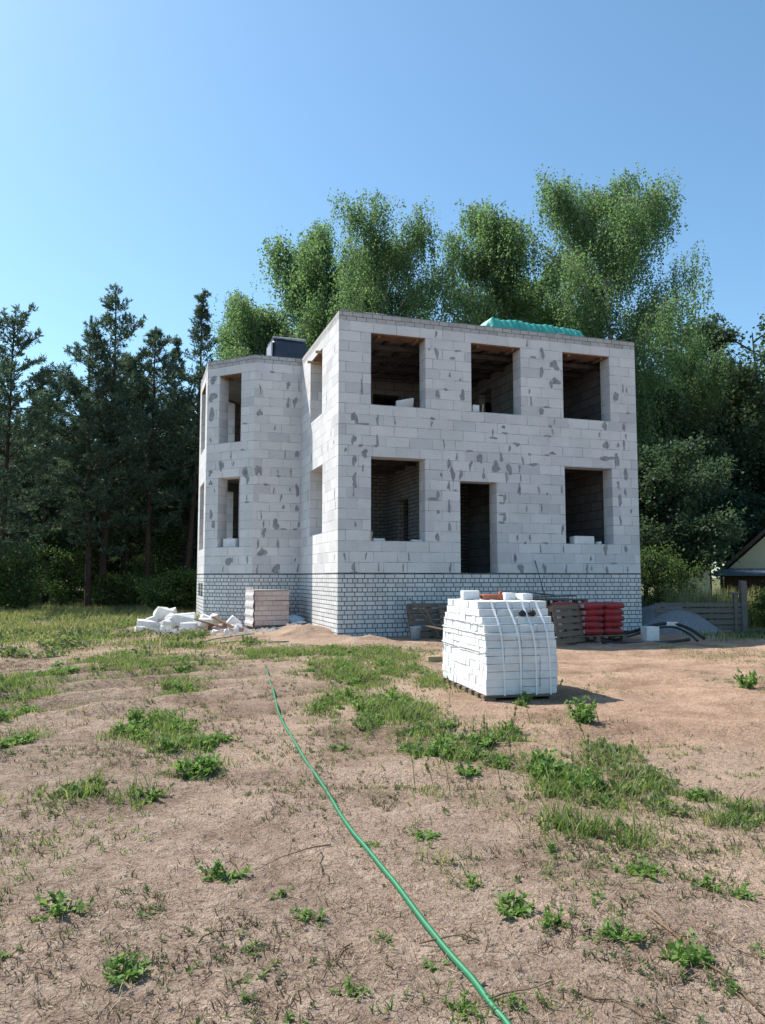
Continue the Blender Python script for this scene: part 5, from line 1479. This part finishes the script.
# sparse sprouts and dry straw over the open ground
n_ = 60000
yy = 1.7 + 12*rg_.rand(n_)**1.5; xx = rg_.uniform(-.62, .62, n_)*(yy+1.5)
msk = np.clip(.75-.16*xx-.05*yy + 1.5*(vnoise(xx, yy, 1.3, 40)-.5), 0.03, 1)
keep = rg_.rand(n_) < msk
tag(np_mesh('dry_grass', blades(xx[keep], yy[keep], .03, 0, rg_, .0022, 1.8), 4, M['drygrass']), 'short dry straw scattered over the sand', 'dry grass', kind='stuff')
n_ = 3000
cy_ = 1.8+11*rg_.rand(n_)**1.35; cx_ = rg_.uniform(-.6, .6, n_)*(cy_+1.2)
keep = vnoise(cx_, cy_, 1.1, 44)+.35*vnoise(cx_, cy_, 4, 45) > .80
cx_, cy_ = cx_[keep], cy_[keep]
xx = np.repeat(cx_, 9)+rg_.randn(len(cx_)*9)*.028; yy = np.repeat(cy_, 9)+rg_.randn(len(cx_)*9)*.028
tag(np_mesh('grass_sprout', blades(xx, yy, .036, 0, rg_, .0034, 1.1), 4, M['grassblade']), 'tiny green sprouts dotted over the sand', 'grass', kind='stuff')
# low broad leaved ground cover, seedlings and dead stalks: thousands of scraps
def cover(x_, y_, size, seed):
    r_ = np.random.RandomState(seed); k = r_.randint(5, 11, len(x_))
    xi, yi, si = np.repeat(x_, k), np.repeat(y_, k), np.repeat(size, k)
    m_ = len(xi); az = r_.rand(m_)*6.283; el = r_.uniform(.05, 1.1, m_)
    a_ = np.stack([np.cos(az)*np.cos(el), np.sin(az)*np.cos(el), np.sin(el)], -1)
    L_ = (si*r_.uniform(.55, 1.3, m_))[:, None]
    c_ = np.stack([xi, yi, ground_h(xi, yi)], -1)+a_*L_*.25*r_.rand(m_, 1)+np.stack([np.zeros(m_), np.zeros(m_), si*.5*r_.rand(m_)**2], -1)
    b_ = unit(np.cross(a_, r_.randn(m_, 3)*.5+np.array([0, 0, 1.])))*L_*r_.uniform(.16, .32, (m_, 1))
    return leaves(c_, a_*L_, b_)
n_ = 60000
ty = 1.9+14.5*rg_.rand(n_)**.8; tx = rg_.uniform(-.60, .60, n_)*(ty+1.0)
lowr = np.clip((tx+.3)/.8, 0, 1)*np.clip((7.2-ty)/1, 0, 1)*np.clip((ty-3)/1, 0, 1)
bare = np.clip(1-.6*np.clip(tx-.7, 0, 3)*np.clip((ty-6.5)/1.5, 0, 1), .02, 1)
dg = field(P_GREEN, tx, ty, 1.5); dp = field(P_PALE, tx, ty, 1.3)
v1, v2 = vnoise(tx, ty, 1.3, 90), vnoise(tx, ty, 6.0, 91)
pr = np.clip(dg-.05, 0, 1)*np.clip(v2*2.2-.65, 0, 1)*.75 + dp*.12 + np.clip(v1*1.2+v2*.8-1.02, 0, 1)*.75*bare + lowr*np.clip(v2*1.6-.72, 0, 1)*.30
keep = rg_.rand(n_) < pr
sz_ = (.014+.02*dg+.035*rg_.rand(n_)**3*(0.4+dg))
tag(np_mesh('ground_cover', cover(tx[keep], ty[keep], sz_[keep], 92), 4, M['groundleaf']), 'low leafy weeds and seedlings spreading over the sand', 'ground cover', kind='stuff')
pr = np.clip(.30-.06*tx-.012*ty+1.1*(v1-.55)+.8*(v2-.5), 0, 1)*bare*.34
keep = rg_.rand(n_) < pr
xx = np.repeat(tx[keep], 6)+rg_.randn(keep.sum()*6)*.022; yy = np.repeat(ty[keep], 6)+rg_.randn(keep.sum()*6)*.022
tag(np_mesh('dead_weeds', blades(xx, yy, .038, 0, rg_, .003, 1.5), 4, M['deadweed']), 'small brown dead weeds between the straw', 'dead weeds', kind='stuff')
# flat straw lying about
n_ = 26000
yy = 1.7+9*rg_.rand(n_)**1.6; xx = rg_.uniform(-.62, .62, n_)*(yy+1.2)
keep = rg_.rand(n_) < np.clip(.8-.2*xx-.06*yy+1.2*(vnoise(xx, yy, 1.2, 60)-.5), .05, 1)
xx, yy = xx[keep], yy[keep]; n_ = len(xx)
az = rg_.rand(n_)*6.283; L = rg_.uniform(.012, .05, n_)
dx, dy = np.cos(az)*L/2, np.sin(az)*L/2
z0_, z1_ = ground_h(xx-dx, yy-dy)+.004, ground_h(xx+dx, yy+dy)+.004+rg_.rand(n_)*.008
w_ = rg_.uniform(.0008, .002, n_); px_, py_ = -np.sin(az)*w_, np.cos(az)*w_
V = np.empty((n_, 4, 3))
V[:, 0] = np.stack([xx-dx-px_, yy-dy-py_, z0_], -1); V[:, 1] = np.stack([xx+dx-px_, yy+dy-py_, z1_], -1)
V[:, 2] = np.stack([xx+dx+px_, yy+dy+py_, z1_+.001], -1); V[:, 3] = np.stack([xx-dx+px_, yy-dy+py_, z0_+.001], -1)
tag(np_mesh('straw_litter', V.reshape(-1, 3), 4, M['drygrass']), 'dry straw lying flat on the sand in the foreground', 'straw', kind='stuff')
# clods of earth
n_ = 4500
yy = 1.7+15*rg_.rand(n_)**1.5; xx = rg_.uniform(-.62, .62, n_)*(yy+1.4)
s_ = (.0025+.009*rg_.rand(n_)**5)[:, None, None]
T = np.array([(1, 1, 1), (1, -1, -1), (-1, 1, -1), (-1, -1, 1)], float)
T = T[None]*s_*rg_.uniform(.45, 1.1, (n_, 4, 3)); T += np.stack([xx, yy, ground_h(xx, yy)], -1)[:, None, :] + np.array([0, 0, 1])*s_*.25
tri = T[:, [0, 1, 2, 0, 3, 1, 0, 2, 3, 1, 3, 2]].reshape(-1, 3)
tag(np_mesh('earth_clods', tri, 3, M['clod']), 'small clods of earth on the sand', 'clods', kind='stuff')

# weeds: one plant each
def make_weed(seed, kind='rosette'):
    r_ = np.random.RandomState(seed)
    C, A, B = [], [], []
    stems = MB()
    if kind == 'rosette':
        ns = r_.randint(12, 18)
        for _ in range(ns):
            az = r_.rand()*6.283; ln = r_.uniform(.5, 1.0); el = r_.uniform(.35, 1.25)
            tip = np.array([math.cos(az)*math.cos(el), math.sin(az)*math.cos(el), math.sin(el)])*ln
            base = np.array([r_.randn()*.12, r_.randn()*.12, 0])
            pth = [base, base+tip*.5*np.array([.8, .8, 1.2]), base+tip]
            stems.tube(pth, [.018, .014, .007], 4, cap=False)
            for t_ in np.linspace(.18, 1, 9):
                p = pth[0]*(1-t_)+pth[2]*t_+np.array([0, 0, .12*math.sin(math.pi*t_)*ln])
                for _k in range(2):
                    a = unit(np.array([math.cos(az), math.sin(az), .3])*.6 + r_.randn(3)*.7)
                    s_ = r_.uniform(.22, .46)*(1.05-.35*t_)
                    C.append(p); A.append(a*s_); B.append(unit(np.cross(a, r_.randn(3)*.5+np.array([0, 0, 1.])))*s_*.24)
    else:
        for _ in range(26):
            az = r_.rand()*6.283; el = r_.uniform(.5, 1.5); ln = r_.uniform(.55, 1.0)
            tip = np.array([math.cos(az)*math.cos(el)*.8, math.sin(az)*math.cos(el)*.8, math.sin(el)])*ln
            stems.tube([(0, 0, 0), tuple(tip*.5), tuple(tip)], [.012, .009, .005], 4, cap=False)
            for t_ in np.linspace(.25, 1, 12):
                for _k in range(2):
                    a = unit(r_.randn(3)+np.array([math.cos(az), math.sin(az), .3])*.8); s_ = r_.uniform(.09, .17)
                    C.append(tip*t_+r_.randn(3)*.03); A.append(a*s_); B.append(unit(np.cross(a, r_.randn(3)*.5+np.array([0, 0, 1.])))*s_*.32)
    t = thing('weed_plant', '', 'weed')
    stems.build('stem', M['weedleaf'], t)
    np_mesh('foliage', leaves(np.array(C), np.array(A), np.array(B)), 4, M['weedleaf'], parent=t)
    return t
weeds = [make_weed(s_) for s_ in (1, 2, 3, 4)]
bushy = make_weed(9, 'bushy')
WL = {0: 'largest bushy green weed, on bare sand just in front of the brick pallet', 1: 'bright green leafy weed on the sand left of the hose in the middle foreground', 2: 'flat green weed clump in the lower left foreground, wider than tall',
      3: 'tall bright weed rosette right of the hose near the bottom', 4: 'bright rosette right of the hose at mid height, alone on bare sand', 7: 'green weed clump at the bottom left corner, on dry straw',
      8: 'small upright weed touching the hose on its right side', 14: 'narrow upright weed right of the tall rosette', 15: 'spreading weed left of the darkest sprawling weed', 16: 'dark sprawling weed with dry stalks in the lower right corner',
      17: 'round leaved pale green weed in the lower right', 18: 'leggy weed near the right edge, beside the round leaved one', 21: 'weed right beside the end of the hose at the bottom edge', 22: 'weed left of the hose at the bottom edge', 23: 'small weed tucked left of the hose, second from the bottom',
      34: 'scraggy tall weed on the bare sand at the right edge'}
for i, (kd, x_, y_, rx, hh) in enumerate(WEEDS):
    pr = bushy if kd == 'bush' else weeds[i % 4]
    s_ = max(rx*1.35, .08)*(1.75 if kd == 'bush' else 1)
    plant(pr, x_, y_+rx*.3, WL.get(i, 'low green weed growing out of the bare sand'), 'weeds on the sand', s_, i*1.7, 'weed', sz=max(.7*s_, min(1.4*s_, hh*(1.15 if kd == 'bush' else .85))))
# many more broad leaved weeds inside the green patches
rw = np.random.RandomState(71)
k = 0
for (x_, y_, rx, ry) in P_GREEN:
    if y_ > 14.5: continue
    for _ in range(5):
        if k >= 170: break
        a, q = rw.rand()*6.283, math.sqrt(rw.rand())
        xx, yy = x_+math.cos(a)*q*rx*1.1, y_+math.sin(a)*q*ry*1.1
        s_ = rw.uniform(.07, .20)
        plant((weeds+[bushy])[rw.randint(5)], xx, yy, 'leafy green weed among the grass patches', 'weeds in the grass patches', s_, rw.rand()*6.28, 'weed', sz=s_*rw.uniform(.6, 1.1)); k += 1
# thin seed stalks
for i in range(26):
    px, py = rw.uniform(380, 620), rw.uniform(690, 790)
    Yd = 1.42*768/(py-576); x_ = (px-382.5)/768*Yd
    h_ = rw.uniform(.16, .34); mb = MB()
    z_ = gz(x_, Yd); lx, ly = rw.randn()*.06, rw.randn()*.06
    mb.tube([(x_, Yd, z_), (x_+lx*.4, Yd+ly*.4, z_+h_*.6), (x_+lx, Yd+ly, z_+h_)], [.0035, .003, .002], 4, cap=False)
    for q in range(7):
        t_ = rw.uniform(.65, 1.05); c_ = np.array([x_+lx*t_*.9, Yd+ly*t_*.9, z_+h_*t_])
        mb.face([c_+(.012, 0, 0), c_+(0, .004, .02), c_+(-.012, 0, .004), c_+(0, -.004, -.012)])
    tag(mb.build('seed_stalk', M['palegrass']), 'thin pale seed stalk standing in the grass before the brick pallet', 'grass stalk', 'seed stalks')
# dry sticks
TL = {5: 'longest dry stick, in the lower right corner of the sand', 6: 'short dark stick near the two dry stems at the right', 0: 'forked dry twig lying upright on the sand, left limb', 1: 'forked dry twig lying on the sand, right limb', 9: 'long thin twig on the sand left of the forked one'}
for i, (xa, ya, xb, yb) in enumerate(TWIGS):
    mb = MB(); n_ = 7; P = []
    for q in range(n_):
        t_ = q/(n_-1); x_ = xa+(xb-xa)*t_+.01*math.sin(q*2.1+i); y_ = ya+(yb-ya)*t_+.012*math.cos(q*1.7+i)
        P.append((x_, y_, gz(x_, y_)+.008+.025*math.sin(math.pi*t_)*(i % 3 == 0)))
    mb.tube(P, [(.0062 if i == 5 else .0036)-.002*q/(n_-1) for q in range(n_)], 6)
    tag(mb.build('dry_twig', M['twig']), TL.get(i, 'dry brown twig lying on the bare sand'), 'twig', 'dry twigs on the sand')
